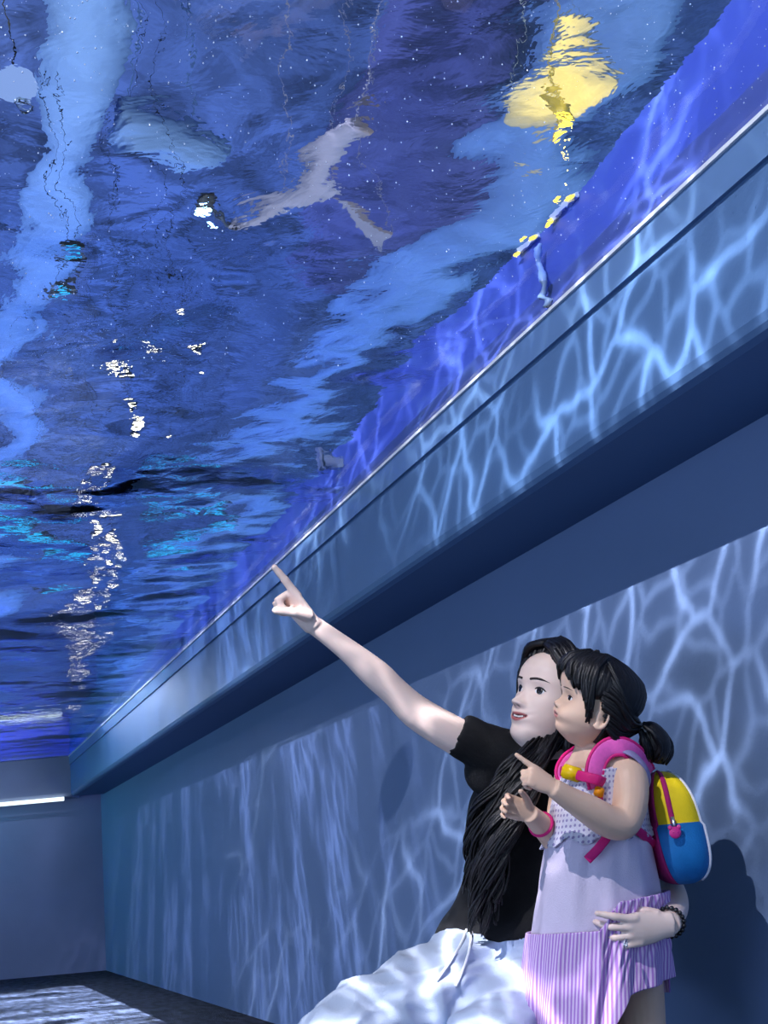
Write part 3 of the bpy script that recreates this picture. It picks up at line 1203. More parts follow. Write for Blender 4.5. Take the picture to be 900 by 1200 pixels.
def add_strands(bm, guides, n, rng, spread, r0, r1=.0012, wav=0.0, wl=3.0, samples=22, seg=5, flat=1.0, clump=1):
    """locks of hair: each one blends two neighbouring guide curves; a clump shares its wave"""
    G = [crom(gd, samples) for gd in guides]
    ex, ez = np.array(CV(1, 0, 0)), np.array(CV(0, 0, 1))
    gv = lambda: np.array([rng.gauss(0, 1), rng.gauss(0, 1), rng.gauss(0, 1)])
    U = np.linspace(0, 1, samples)
    for i in range(n):
        t = (i + rng.random()) / n * (len(G) - 1.0001) if clump > 1 else rng.uniform(0, len(G) - 1.0001)
        k = int(t)
        c = G[k] * (1 - (t - k)) + G[min(k + 1, len(G) - 1)] * (t - k)
        ph0, am0 = rng.uniform(0, 6.28), rng.uniform(.5, 1.2) * wav
        cs, w0 = rng.uniform(.86, 1.0), rng.uniform(.8, 1.2) * wl
        base = gv() * spread * (1.2 if clump > 1 else 0)
        for q_ in range(clump):
            ph, am = ph0 + rng.gauss(0, .35), am0 * rng.uniform(.75, 1.2)
            off, off2 = gv() * spread, gv() * spread
            rr = r0 * rng.uniform(.55, 1.15)
            stop = cs * rng.uniform(.86, 1.0)
            pts, rad = [], []
            for j in range(samples):
                u = U[j] * stop
                q = np.array([np.interp(u, U, c[:, a]) for a in range(3)]) + base * u
                wv = am * min(1, u * 2.2)
                if clump > 1:
                    q = q + off * (1 - .55 * u) + off2 * u * .35
                else:
                    q = q + off * (.4 + .6 * u) + off2 * u * u
                q = q + ex * math.sin(ph + u * w0 * 6.28) * wv + ez * math.cos(ph + u * w0 * 6.28) * wv * .7
                pts.append(Vector(q))
                rad.append(rr * (.55 + .9 * math.sin(min(1, u * 1.3 + .25) * math.pi * .62)) * (1 - .85 * u ** 5) + r1 * .3)
            add_tube(bm, pts, rad, seg, flat=flat)


# ------------------------------------------------------------------ woman
UP = Vector((0, 0, 1))
DW = 2.72


def low(p, z):
    return Vector((p.x, p.y, z))


fw = CV(-.5, 0, -.85)
fw = Vector((fw.x, fw.y, 0)).normalized()
sw = fw.cross(UP)
woman = empty('person', low(P(600, 1300, 2.66), 0), label='squatting woman in black T-shirt and white trousers pointing up at the water', cat='person')
HW = Head(ADULT, .218, CV(-.81, -.36, -.47), CV(0, -1, .05), (0, .36, .06), P(602, 861, 2.685), smile=1.0)

bm = bmesh.new()
HW.add(bm, nz=130, nphi=180)
for sd in (-1, 1):
    HW.add_ear(bm, sd)
loft_table(bm, [(HW.w(0, -.05, .22), .052, .055), (P(648, 868, 2.735), .047, .05), (P(645, 890, 2.735), .05, .052), (P(645, 906, 2.74), .085, .062)], sw, fw, 28, samples=24)
torso = [(P(645, 897, 2.745), .085, .06), (P(643, 907, 2.745), .135, .072), (P(640, 925, 2.745), .162, .085), (P(632, 965, 2.745), .15, .10), (P(622, 1010, 2.745), .125, .088),
         (P(608, 1055, 2.74), .115, .085), (P(597, 1100, 2.735), .15, .10), (P(592, 1140, 2.73), .155, .11), (P(592, 1178, 2.72), .11, .085)]
loft_table(bm, torso, sw, fw, 36)
arm = [(P(618, 897, 2.74), .05), (P(588, 884, 2.735), .047), (P(556, 872, 2.72), .041), (P(537, 864, 2.71), .0385), (P(490, 836, 2.69), .0345), (P(464, 812, 2.68), .0295), (P(446, 795, 2.675), .0305), (P(430, 781, 2.67), .0285),
       (P(410, 764, 2.665), .0235), (P(385, 745, 2.66), .020), (P(364, 730, 2.655), .0185)]
add_tube(bm, [a for a, _ in arm], [r for _, r in arm], 24, n=40)
add_hand(bm, P(365, 731, 2.655), CV(-.62, -.76, -.05), CV(-.52, .58, -.62), 1, .156,
         [(-.02, .06, .05), (1.45, 1.6, 1.0), (1.5, 1.65, 1.0), (1.5, 1.65, .9)], (.15, .95, .9), spread=.04, wr=.14, fat=1.1)
larm = [(P(700, 905, 2.77), .05), (P(738, 950, 2.82), .04), (P(772, 1020, 2.76), .034), (P(790, 1057, 2.58), .028), (P(784, 1083, 2.435), .0215)]
add_tube(bm, [a for a, _ in larm], [r for _, r in larm], 20, n=30)
add_hand(bm, P(783, 1084, 2.43), CV(-.96, .10, -.16), CV(-.12, -.08, 1), -1, .152,
         [(.10, .12, .10), (.22, .55, .35), (.25, .5, .3), (.25, .35, .2)], (.25, .7, .4), spread=.17)
rleg = [(P(575, 1142, 2.70), .10), (P(512, 1163, 2.60), .082), (P(440, 1195, 2.50), .070), (P(378, 1232, 2.42), .060), (P(372, 1275, 2.42), .05), (P(392, 1340, 2.50), .05), (low(P(420, 1395, 2.60), .07), .034)]
lleg = [(P(618, 1152, 2.68), .10), (P(588, 1203, 2.55), .080), (P(565, 1245, 2.45), .070), (P(545, 1272, 2.38), .060), (P(545, 1310, 2.40), .05), (P(556, 1370, 2.48), .048), (low(P(572, 1410, 2.56), .07), .034)]
for lg in (rleg, lleg):
    add_tube(bm, [a for a, _ in lg], [r for _, r in lg], 24, n=40)
    a = lg[-1][0]
    add_tube(bm, [a + fw * -.05 + UP * (-.025), a + UP * -.02, a + fw * .09 + UP * -.035, a + fw * .165 + UP * -.05], [.028, .037, .036, .02], 16, n=16)


def face_keep(hd, base=1.0, face=.12):
    def f(co):
        q = hd.local(co)
        m = np.clip((q[:, 1] - .12) / .1, 0, 1) * (q[:, 2] > -.02) * (q[:, 2] < .8) * (np.abs(q[:, 0]) < .5)
        return base * (1 - m) + face * m
    return f


me, co = remesh(bm, .0024, 5, face_keep(HW))
lip_shade_attr(me, co, HW)
mesh_obj('body', me, M_skin_w, woman)
add_eyes(HW, woman, lash=1.25, open_=1.0, gaze=(-.05, .12))
add_brows(HW, woman, z=.092, thick=.0125)
bm = bmesh.new()
pts = [HW.surf(x, HW.k['mouth'] + (x / .12) ** 2 * .022) + HW.R @ Vector((0, 1, 0)) * .0012 for x in np.linspace(-.075, .075, 13)]
add_tube(bm, pts, [.0014] + [.0031] * 11 + [.0014], 8)
obj('teeth', bm, mat_plain('teeth white', (235, 232, 228), .25, .03, 60), woman)

# hair on the head: a shell that dips under the skin at the hairline
def hair_shell(hd, line, thick, seedv, groove=.006):
    la = sorted(line)

    def off(p, PH):
        h = p[..., 2] - np.interp(np.abs(PH), [a for a, _ in la], [b for _, b in la])
        t = np.clip((h + .03) / .09, 0, 1)
        t = t * t * (3 - 2 * t)
        gr = groove * np.sin(PH * 46 + 3 * np.sin(p[..., 2] * 9)) + groove * .6 * np.sin(PH * 91 + seedv + p[..., 2] * 14)
        return -.04 + t * (thick(p, PH) + .04 + gr)
    return off


bm = bmesh.new()
offw = hair_shell(HW, [(0, .88), (.4, .86), (.75, .78), (.98, .62), (1.15, .44), (1.35, .22), (1.6, -.2), (3.2, -.3)],
                  lambda p, PH: .038 + .02 * np.clip((p[..., 2] - .3) / .5, 0, 1) + .02 * np.clip(-p[..., 1], 0, 1), 1.0)
HW.add(bm, off=offw, nz=120, nphi=300)
hair = obj('hair', bm, M_hair, woman)
rng = random.Random(11)
bm = bmesh.new()
# swept front locks on both sides of the face, in head units
Lc = lambda pts: [tuple(HW.w(*p)) for p in pts]
add_strands(bm, [Lc([(-.02, .30, .97), (-.20, .31, .90), (-.335, .20, .70), (-.385, .10, .45), (-.37, .02, .15), (-.33, -.05, -.12)]),
                 Lc([(-.02, .15, 1.06), (-.25, .15, .97), (-.40, .05, .72), (-.43, -.02, .45), (-.42, -.08, .1), (-.36, -.12, -.2)])], 46, rng, .0035, .0055, wav=.002, samples=20)
add_strands(bm, [Lc([(0, .30, .97), (.18, .33, .92), (.32, .24, .74), (.37, .16, .5), (.37, .10, .2), (.33, .05, -.1)]),
                 Lc([(0, .15, 1.06), (.25, .15, .98), (.41, .05, .72), (.43, .0, .45), (.41, -.05, .1), (.36, -.1, -.2)])], 40, rng, .0035, .0055, wav=.002, samples=20)
# long wavy hair falling over the shoulder and chest
add_strands(bm, [[(*P(640, 850, 2.72),), (*P(618, 880, 2.66),), (*P(594, 905, 2.635),), (*P(574, 940, 2.62),), (*P(562, 985, 2.615),), (*P(556, 1035, 2.615),), (*P(556, 1085, 2.61),)],
                 [(*P(650, 850, 2.70),), (*P(630, 885, 2.645),), (*P(608, 915, 2.615),), (*P(590, 950, 2.595),), (*P(575, 995, 2.585),), (*P(566, 1045, 2.59),), (*P(566, 1098, 2.59),)],
                 [(*P(660, 855, 2.69),), (*P(640, 890, 2.635),), (*P(624, 920, 2.61),), (*P(612, 955, 2.585),), (*P(596, 1000, 2.575),), (*P(582, 1045, 2.58),), (*P(576, 1085, 2.585),)]],
            28, rng, .0042, .0028, wav=.0145, wl=2.5, samples=44, clump=13)
add_strands(bm, [[(*P(635, 862, 2.69),), (*P(600, 895, 2.63),), (*P(566, 935, 2.62),), (*P(553, 990, 2.62),), (*P(546, 1040, 2.62),)],
                 [(*P(640, 865, 2.68),), (*P(606, 905, 2.61),), (*P(572, 960, 2.60),), (*P(560, 1010, 2.60),), (*P(562, 1092, 2.60),)]], 9, rng, .005, .0022, wav=.014, wl=2.3, samples=44, clump=8)
# hair down the back
add_strands(bm, [[tuple(HW.w(-.2, -.45, .5)), (*P(672, 880, 2.83),), (*P(668, 930, 2.86),), (*P(655, 985, 2.87),)],
                 [tuple(HW.w(.2, -.45, .5)), (*P(640, 880, 2.84),), (*P(630, 930, 2.86),), (*P(622, 985, 2.87),)]], 60, rng, .008, .006, wav=.005, samples=18)
obj('lock', bm, M_hair, hair)

# T-shirt
M_tee = mat_plain('black cotton', (11, 12, 16), .85, .25, 60, .3, 500, .25)
bm = bmesh.new()
tee = [(P(645, 893, 2.745), .075, .064), (P(644, 899, 2.745), .115, .072), (P(642, 910, 2.745), .150, .084), (P(640, 928, 2.745), .172, .098), (P(632, 965, 2.745), .162, .113), (P(621, 1010, 2.745), .140, .102),
       (P(608, 1050, 2.74), .138, .100), (P(601, 1078, 2.738), .163, .120), (P(599, 1091, 2.737), .168, .126), (P(598, 1099, 2.737), .169, .127)]
loft_table(bm, tee, sw, fw, 40)
slv = [(P(622, 899, 2.74), .058), (P(590, 885, 2.735), .055), (P(562, 873, 2.722), .050), (P(540, 863, 2.712), .045), (P(536, 861, 2.711), .0445)]
add_tube(bm, [a for a, _ in slv], [r for _, r in slv], 24, n=24)
add_ball(bm, P(572, 905, 2.735), (.05, .045, .05))
slv = [(P(690, 905, 2.765), .06), (P(725, 930, 2.80), .052), (P(745, 950, 2.82), .048)]
add_tube(bm, [a for a, _ in slv], [r for _, r in slv], 20, n=16)
me, co = remesh(bm, .005, 6)
co = set_normals_disp(me, co, lambda c, n: .0045 * vnoise(c, (14, 14, 9), 2.0) + .002 * vnoise(c, (34, 34, 20), 5))
mesh_obj('t_shirt', me, M_tee, woman)

# trousers
M_trs = mat_plain('white cotton trousers', (178, 192, 216), .8, .04, 30, .35, 420, .25)
bm = bmesh.new()
loft_table(bm, [(P(602, 1072, 2.737), .110, .085), (P(601, 1080, 2.737), .132, .100), (P(597, 1102, 2.735), .164, .116), (P(592, 1140, 2.725), .170, .124), (P(590, 1182, 2.71), .125, .10)], sw, fw, 40)
for lg in (rleg, lleg):
    add_tube(bm, [a for a, _ in lg], [r + .013 for _, r in lg[:-1]] + [.05], 26, n=44)
me, co = remesh(bm, .005, 5)


def crease(c, n):
    v = vnoise(c, (9, 9, 13), 1.0)
    v2 = vnoise(c, (20, 20, 28), 4.0)
    v3 = vnoise(c, (16, 16, 40), 7.0)
    return .013 * (1 - 2 * np.abs(v)) - .007 + .005 * v2 + .005 * (1 - 2.5 * np.abs(v3))


co = set_normals_disp(me, co, crease)
mesh_obj('trousers', me, M_trs, woman)
M_cord = mat_plain('white cord', (238, 242, 250), .8, .08, 300, .5, 900)
from mathutils.bvhtree import BVHTree


def drape(target, pts, lift, n=18):
    """lay pixel points on the side of an object that faces the photographer"""
    bv = BVHTree.FromPolygons([v.co.copy() for v in target.data.vertices], [p.vertices[:] for p in target.data.polygons])
    out = []
    A = crom([(x, y) for x, y in pts], n)
    o = Vector((0, 0, CAM_H))
    for x, y in A:
        d = Vector(ray(x, y)).normalized()
        h = bv.ray_cast(o, d)
        if h[0] is not None:
            out.append(h[0] - d * lift)
    return out


trs = [o for o in woman.children if o.name.startswith('trousers')][0]
for pts in ([(548, 1086), (541, 1104), (528, 1126), (512, 1149)], [(553, 1092), (550, 1112), (543, 1135), (534, 1156)]):
    pp = drape(trs, pts, .004)
    if len(pp) > 3:
        bm = bmesh.new()
        add_tube(bm, pp, .0026, 8)
        obj('drawstring', bm, M_cord, woman)

# bracelet of dark beads and a ring on the hand round the child
wr0, wr1 = P(784, 1083, 2.435), P(790, 1057, 2.58)
ax = (wr1 - wr0).normalized()
c = wr0 + ax * .012
u, v = ax.orthogonal().normalized(), None
v = ax.cross(u)
t = empty('bracelet', c, label='dark bead bracelet on the wrist of the hand holding the child', cat='bracelet')
M_bead = mat_plain('black beads', (16, 14, 18), .15, .2, 100, spec=.7)
bm = bmesh.new()
add_tube(bm, [c + (u * math.cos(a) + v * math.sin(a)) * .0265 for a in np.linspace(0, 2 * math.pi, 33)], .0016, 6, cap=False)
obj('cord', bm, M_black, t)
for k in range(20):
    a = 2 * math.pi * k / 20
    bm = bmesh.new()
    add_ball(bm, c + (u * math.cos(a) + v * math.sin(a)) * .0265, .0046, seg=10)
    obj('bead', bm, M_bead, t)

# ------------------------------------------------------------------ girl
DG = 2.55
fg = CV(-.8, 0, -.6)
fg = Vector((fg.x, fg.y, 0)).normalized()
sg = fg.cross(UP)
girl = empty('person', low(P(705, 1300, 2.55), 0), label='small girl in a lilac dress with a bright backpack, gazing up', cat='person')
HG = Head(CHILD, .165, CV(-.94, -.30, -.10), CV(0, -1, 0), (0, .35, .05), P(650, 853, 2.535))
bm = bmesh.new()
HG.add(bm, nz=120, nphi=170)
for sd in (-1, 1):
    HG.add_ear(bm, sd, y=-.03, z=.35, h=.125)
loft_table(bm, [(HG.w(0, -.06, .2), .046, .046), (P(697, 868, 2.555), .037, .038), (P(694, 880, 2.553), .038, .038), (P(695, 893, 2.55), .06, .045)], sg, fg, 26, samples=20)
gt = [(P(695, 887, 2.55), .055, .040), (P(700, 899, 2.55), .092, .052), (P(703, 925, 2.55), .098, .062), (P(703, 975, 2.55), .094, .067), (P(703, 1020, 2.55), .098, .072), (P(705, 1070, 2.55), .10, .076), (P(708, 1110, 2.55), .10, .075), (P(710, 1135, 2.55), .06, .05)]
loft_table(bm, gt, sg, fg, 32)
garm = [(P(728, 900, 2.50), .034), (P(737, 915, 2.475), .036), (P(738, 942, 2.45), .033), (P(730, 964, 2.43), .0305), (P(712, 962, 2.415), .030), (P(692, 950, 2.40), .0275), (P(668, 936, 2.385), .0215), (P(648, 923, 2.375), .0175)]
add_tube(bm, [a for a, _ in garm], [r for _, r in garm], 22, n=40)
add_hand(bm, P(648, 923, 2.375), CV(-.82, -.50, -.05), CV(-.25, .55, .80), -1, .098,
         [(.12, -.15, .05), (1.1, 1.3, .8), (1.2, 1.4, .8), (1.2, 1.4, .8)], (.25, .9, .5), spread=.08, palm_w=1.05, fat=1.12)
farm = [(P(672, 902, 2.61), .034), (P(660, 945, 2.62), .031), (P(656, 985, 2.58), .028), (P(640, 972, 2.53), .024), (P(620, 953, 2.475), .0175)]
add_tube(bm, [a for a, _ in farm], [r for _, r in farm], 20, n=30)
add_hand(bm, P(622, 954, 2.48), CV(-.88, -.38, -.20), CV(-.30, -.10, -.90), 1, .098,
         [(.55, .7, .5), (.6, .8, .5), (.65, .8, .5), (.6, .8, .5)], (.75, .35, .3), spread=.12, palm_w=1.05, fat=1.12)
gl = [(P(742, 1105, 2.53), .056), (P(747, 1150, 2.53), .050), (P(753, 1195, 2.53), .044), (P(758, 1245, 2.50), .039), (P(762, 1300, 2.52), .036), (low(P(764, 1370, 2.55), .06), .026)]
gr = [(P(708, 1105, 2.59), .060), (P(712, 1150, 2.59), .048), (P(717, 1195, 2.59), .041), (P(722, 1245, 2.59), .037), (P(726, 1300, 2.60), .034), (low(P(730, 1370, 2.61), .06), .025)]
for lg in (gl, gr):
    add_tube(bm, [a for a, _ in lg], [r for _, r in lg], 22, n=36)
    a = lg[-1][0]
    add_tube(bm, [a + fg * -.03 + UP * -.03, a + UP * -.028, a + fg * .06 + UP * -.038, a + fg * .105 + UP * -.045], [.022, .028, .026, .013], 14, n=14)
me, co = remesh(bm, .0021, 5, face_keep(HG))
lip_shade_attr(me, co, HG)
mesh_obj('body', me, M_skin_g, girl)
add_eyes(HG, girl, lash=.9, open_=1.0, gaze=(0, .1))
add_brows(HG, girl, z=.10, thick=.007, arch=.012)

bm = bmesh.new()
offg = hair_shell(HG, [(0, .76), (.45, .74), (.75, .64), (.95, .50), (1.12, .36), (1.25, .50), (1.5, .53), (1.75, .46), (1.95, .2), (2.2, .02), (3.2, -.02)],
                  lambda p, PH: .035 + .02 * np.clip((p[..., 2] - .4) / .4, 0, 1), 2.0, .0022)
HG.add(bm, off=offg, nz=120, nphi=300)
hair = obj('hair', bm, M_hair, girl)
Lg = lambda pts: [tuple(HG.w(*p)) for p in pts]
bm = bmesh.new()
# fringe combed to the side and wisps in front of the ear (child's left side faces us)
add_strands(bm, [Lg([(-.10, .28, 1.0), (-.16, .42, .88), (-.22, .45, .74), (-.30, .37, .60)]),
                 Lg([(-.16, .15, 1.03), (-.30, .30, .88), (-.38, .31, .68), (-.41, .22, .48)]),
                 Lg([(-.20, .05, 1.04), (-.38, .17, .86), (-.435, .16, .60), (-.425, .11, .36), (-.37, .08, .16)])], 70, rng, .0022, .0030, wav=.001, samples=16)
add_strands(bm, [Lg([(.10, .28, 1.0), (.16, .42, .88), (.22, .45, .74), (.30, .37, .60)]),
                 Lg([(.20, .05, 1.04), (.38, .17, .86), (.435, .16, .60), (.42, .11, .30)])], 40, rng, .0022, .003, wav=.001, samples=16)
add_strands(bm, [Lg([(-.02, .20, 1.03), (-.06, .40, .93), (-.08, .47, .80), (-.10, .46, .70)]), Lg([(.05, .20, 1.03), (.05, .40, .93), (.05, .47, .80), (.05, .46, .71)])], 34, rng, .002, .0028, wav=.001, samples=14)
# combed back to the tie
tie = P(752, 852, 2.535)
add_strands(bm, [Lg([(-.30, .05, .98), (-.44, -.10, .78), (-.42, -.32, .52)]) + [tuple(tie)], Lg([(-.42, .08, .62), (-.46, -.14, .55), (-.40, -.36, .38)]) + [tuple(tie)],
                 Lg([(-.40, -.12, .22), (-.36, -.28, .16)]) + [tuple(tie)]], 70, rng, .003, .0032, wav=.0006, samples=18)
obj('lock', bm, M_hair, hair)
bm = bmesh.new()
pt = [(P(752, 852, 2.535), .012), (P(760, 858, 2.535), .024), (P(767, 870, 2.535), .0295), (P(769, 882, 2.535), .025), (P(766, 893, 2.535), .012)]
add_tube(bm, [a for a, _ in pt], [r for _, r in pt], 30, n=22)
for i in range(5):
    k = i
add_strands(bm, [[(*P(752, 850, 2.515),), (*P(764, 860, 2.50),), (*P(771, 878, 2.50),), (*P(764, 897, 2.51),)], [(*P(754, 848, 2.54),), (*P(776, 858, 2.54),), (*P(785, 878, 2.54),), (*P(776, 896, 2.54),)],
                 [(*P(750, 856, 2.51),), (*P(754, 870, 2.50),), (*P(756, 884, 2.505),), (*P(758, 895, 2.52),)]], 80, rng, .003, .003, wav=.001, samples=16)
obj('ponytail', bm, M_hair, hair)
bm = bmesh.new()
add_tube(bm, [tie + (CV(.55, .8, 0) * math.sin(a) * .018) + CV(0, 0, 1) * math.cos(a) * .016 for a in np.linspace(0, 2 * math.pi, 25)], [.0045 + .0015 * math.sin(k * 2.4) for k in range(25)], 8, cap=False)
for k in range(6):
    a = 2.4 + k * .5
    add_ball(bm, tie + (CV(.55, .8, 0) * math.sin(a) * .021) + CV(0, 0, 1) * math.cos(a) * .019, .0045, seg=8)
obj('hair_tie', bm, mat_plain('grey white hair tie', (150, 152, 160), .4, .4, 200), hair)

# dress
AWAY = CV(0, 0, 1)
AWAY = Vector((AWAY.x, AWAY.y, 0)).normalized()
RIGHT = AWAY.cross(UP).normalized()


def dress_mat(name, a, b, attr_scale, mode):
    m = mat_plain(name, a, .85, .03, 40, .25, 500, .2)
    nt = m.node_tree
    bs = [n for n in nt.nodes if n.type == 'BSDF_PRINCIPLED'][0]
    src = bs.inputs['Base Color'].links[0].from_socket
    mx = N(nt, 'ShaderNodeMix', data_type='RGBA')
    L(nt, src, mx.inputs[6])
    mx.inputs[7].default_value = lin(b)
    at = N(nt, 'ShaderNodeAttribute', attribute_name='cloth')
    if mode == 'stripe':
        wv = N(nt, 'ShaderNodeTexWave', wave_type='BANDS', bands_direction='X')
        wv.inputs['Scale'].default_value = attr_scale
        wv.inputs['Distortion'].default_value = .3
        L(nt, at.outputs['Vector'], wv.inputs['Vector'])
        mr = N(nt, 'ShaderNodeMapRange')
        mr.inputs['From Min'].default_value = .35
        mr.inputs['From Max'].default_value = .65
        L(nt, wv.outputs['Fac'], mr.inputs[0])
        L(nt, mr.outputs[0], mx.inputs[0])
    else:
        vo = N(nt, 'ShaderNodeTexVoronoi', feature='F1', voronoi_dimensions='2D')
        vo.inputs['Scale'].default_value = attr_scale
        vo.inputs['Randomness'].default_value = .15
        L(nt, at.outputs['Vector'], vo.inputs['Vector'])
        lt = N(nt, 'ShaderNodeMath', operation='LESS_THAN')
        lt.inputs[1].default_value = .26
        L(nt, vo.outputs['Distance'], lt.inputs[0])
        L(nt, lt.outputs[0], mx.inputs[0])
    L(nt, mx.outputs[2], bs.inputs['Base Color'])
    return m


M_dot = dress_mat('white dotted cotton', (214, 210, 226), (150, 140, 182), 95, 'dot')
M_lil = mat_plain('pale lilac cotton', (216, 204, 226), .85, .05, 40, .3, 420, .2)
M_str = dress_mat('lilac striped seersucker', (178, 128, 206), (224, 200, 234), 55, 'stripe')


def cloth_shell(name, mat, parent, top, bot, prof, d, hd, pleat, n=160, m=46, a0=0.0, a1=2 * math.pi, thick=.003, flare=0.0, seed=0.0):
    """skirt like shell: top/bot give the pixel row for an angle, prof gives left and right pixel for a row"""
    closed = abs(a1 - a0 - 2 * math.pi) < 1e-6
    angs = np.linspace(a0, a1, n, endpoint=not closed)
    bm = bmesh.new()
    lay = bm.verts.layers.float_color.new('cloth')
    ys_ = [r[0] for r in prof]
    rows = []
    for j in range(m + 1):
        t = j / m
        row = []
        for a in angs:
            y = top(a) * (1 - t) + bot(a) * t
            l_, r_ = np.interp(y, ys_, [r[1] for r in prof]), np.interp(y, ys_, [r[2] for r in prof])
            cxp, hw = (l_ + r_) / 2, (r_ - l_) / 2
            c = P(cxp, y, d)
            k = pleat(a, t) * 1.0
            kk = 1 + k + flare * t
            q = c + RIGHT * (math.cos(a) * hw * d / F * kk) + AWAY * (math.sin(a) * hd(y) * kk)
            v = bm.verts.new(q)
            v[lay] = (a * .11, (y - 900) / 620, 0, 1)
            row.append(v)
        rows.append(row)
    nn = len(angs)
    for r0, r1 in zip(rows, rows[1:]):
        for k in range(nn if closed else nn - 1):
            bm.faces.new((r0[k], r0[(k + 1) % nn], r1[(k + 1) % nn], r1[k]))
    bmesh.ops.recalc_face_normals(bm, faces=bm.faces)
    o = obj(name, bm, mat, parent)
    md = o.modifiers.new('s', 'SOLIDIFY')
    md.thickness = thick
    md.offset = -1
    return o


PROF = [(884, 676, 722), (893, 668, 736), (905, 659, 746), (925, 650, 753), (950, 645, 757), (975, 641, 760), (1000, 637, 764), (1030, 632, 770), (1060, 627, 776), (1090, 623, 778), (1120, 620, 779), (1160, 617, 781), (1215, 614, 784)]
HD = lambda y: float(np.interp(y, [884, 905, 950, 1030, 1090, 1160, 1215], [.055, .088, .098, .108, .118, .125, .13]))
# angle 0 = right, pi/2 = away, pi = left, 3pi/2 = towards us
near = lambda a: max(0, -math.sin(a))
frontness = lambda a: max(0.0, math.cos(a - 3.6))
cloth_shell('tunic', M_lil, girl, lambda a: 893 + 10 * abs(math.sin(a)), lambda a: 1092 + 0 * a, PROF, DG, HD,
            lambda a, t: (.008 + .034 * t * (1 - .6 * t)) * math.sin(11 * a + 1.2 * math.sin(5 * t)) + .03 * t * (1 - .6 * t) * math.sin(5 * a + 2) + .03 * math.sin(7 * t + 4 * a) * t * (1 - t) + .020 * math.exp(-((math.sin(2.5 * a + 1.5 * t + 1)) / .22) ** 2) * math.sin(math.pi * min(1, t * 1.05)) + .006 * math.sin(23 * a + 6 * t), thick=.004)
cloth_shell('bodice', M_dot, girl, lambda a: 897 + 8 * abs(math.sin(a)), lambda a: 984 + 5 * math.sin(a * 9), PROF, DG, lambda y: HD(y) + .004,
            lambda a, t: .03 + .01 * math.sin(15 * a) * t + (.045 * max(0, (t - .86) / .14) * (1 + .8 * math.sin(34 * a))), thick=.003)


def sk_bot(a):
    x = math.cos(a)
    nr = near(a)
    return 1207 - (np.interp(x, [-.25, .05, .3, 1], [0, 4, 46, 58])) * (1 if math.sin(a) < .2 else .6)


def sk_top(a):
    x = math.cos(a)
    return 1086 - np.interp(x, [-.1, .15, 1], [0, 30, 36])


def sk_pleat(a, t):
    x = math.cos(a)
    k = .085 + (.010 + .036 * t) * math.sin(13 * a + .8 * math.sin(4 * t + a)) + .008 * math.sin(31 * a + 5 * t)
    if math.sin(a) < 0:
        k += .085 * math.exp(-((x + .12 - .04 * math.sin(5 * t)) / .055) ** 2) * (1 - .3 * t)      # fold at the edge of the gathered side
        k += .05 * math.exp(-((x - .10 - .10 * t) / .05) ** 2) * math.exp(-((t - .55) / .25) ** 2)
        if x > -.05:                                                                               # creases fanning out from the hand
            k += .022 * math.sin(9 * (t + 1.6 * x) * 3.1) * math.exp(-((t - .25) / .35) ** 2)
            k += .05 * math.exp(-(t / .09) ** 2)
    return k


sk = cloth_shell('skirt', M_str, girl, sk_top, sk_bot, PROF, DG, lambda y: HD(y) + .006, sk_pleat, n=420, m=70, thick=.003)
# ruffles round the arm holes
bm = bmesh.new()
pts = [P(714, 876, 2.49), P(735, 880, 2.475), P(750, 892, 2.48), P(759, 912, 2.49), P(757, 930, 2.50)]
add_tube(bm, pts, [.006, .010, .012, .012, .007], 12, n=30, flat=.4, up=CV(.5, -.6, -.4))
for i, v in enumerate(bm.verts):
    v.co += CV(.4, -.3, -.4) * (.002 * math.sin(i * .55))
obj('sleeve_ruffle', bm, M_dot, girl)
bm = bmesh.new()
add_tube(bm, [P(676, 886, 2.60), P(664, 893, 2.615), P(656, 905, 2.62)], [.006, .011, .008], 12, n=20, flat=.4, up=CV(-.5, -.6, -.4))
obj('sleeve_ruffle', bm, M_dot, girl)

# pink band on the far wrist
c = P(634, 966, 2.512)
ax = (P(640, 972, 2.53) - P(620, 953, 2.475)).normalized()
u = ax.orthogonal().normalized()
v = ax.cross(u)
bm = bmesh.new()
add_tube(bm, [c + (u * math.cos(a) + v * math.sin(a)) * .0225 for a in np.linspace(0, 2 * math.pi, 29)], .0035, 10, cap=False)
M_pink = mat_plain('magenta webbing', (214, 22, 118), .6, .12, 160, .3, 600)
tag(obj('bracelet', bm, M_pink), 'magenta wristband on the girl\'s far forearm', 'bracelet')

# ------------------------------------------------------------------ backpack
M_yel = mat_plain('yellow pack cloth', (236, 205, 12), .6, .08, 60, .3, 500)
M_blu = mat_plain('blue pack cloth', (12, 110, 178), .6, .12, 60, .3, 500)
M_whi = mat_plain('white pack cloth', (222, 222, 232), .6, .06, 60)
M_mag = mat_plain('magenta mesh cloth', (172, 22, 104), .7, .3, 260, .5, 800)
M_pst = mat_plain('pink dotted strap', (226, 92, 178), .7, .2, 150)
pack = empty('backpack', P(790, 1030, 2.58), label='yellow and blue toddler backpack with magenta straps, worn by the girl', cat='backpack')
pb = CV(.99, .05, .05)
pb = Vector((pb.x, pb.y, 0)).normalized()          # outwards from her back
ps = pb.cross(UP).normalized()
if ps.dot(AWAY) > 0:
    ps = -ps                                       # towards us
PC = P(783, 970, 2.575)
PH_, PW_, PT_ = .108, .098, .049                   # half height, width, thickness


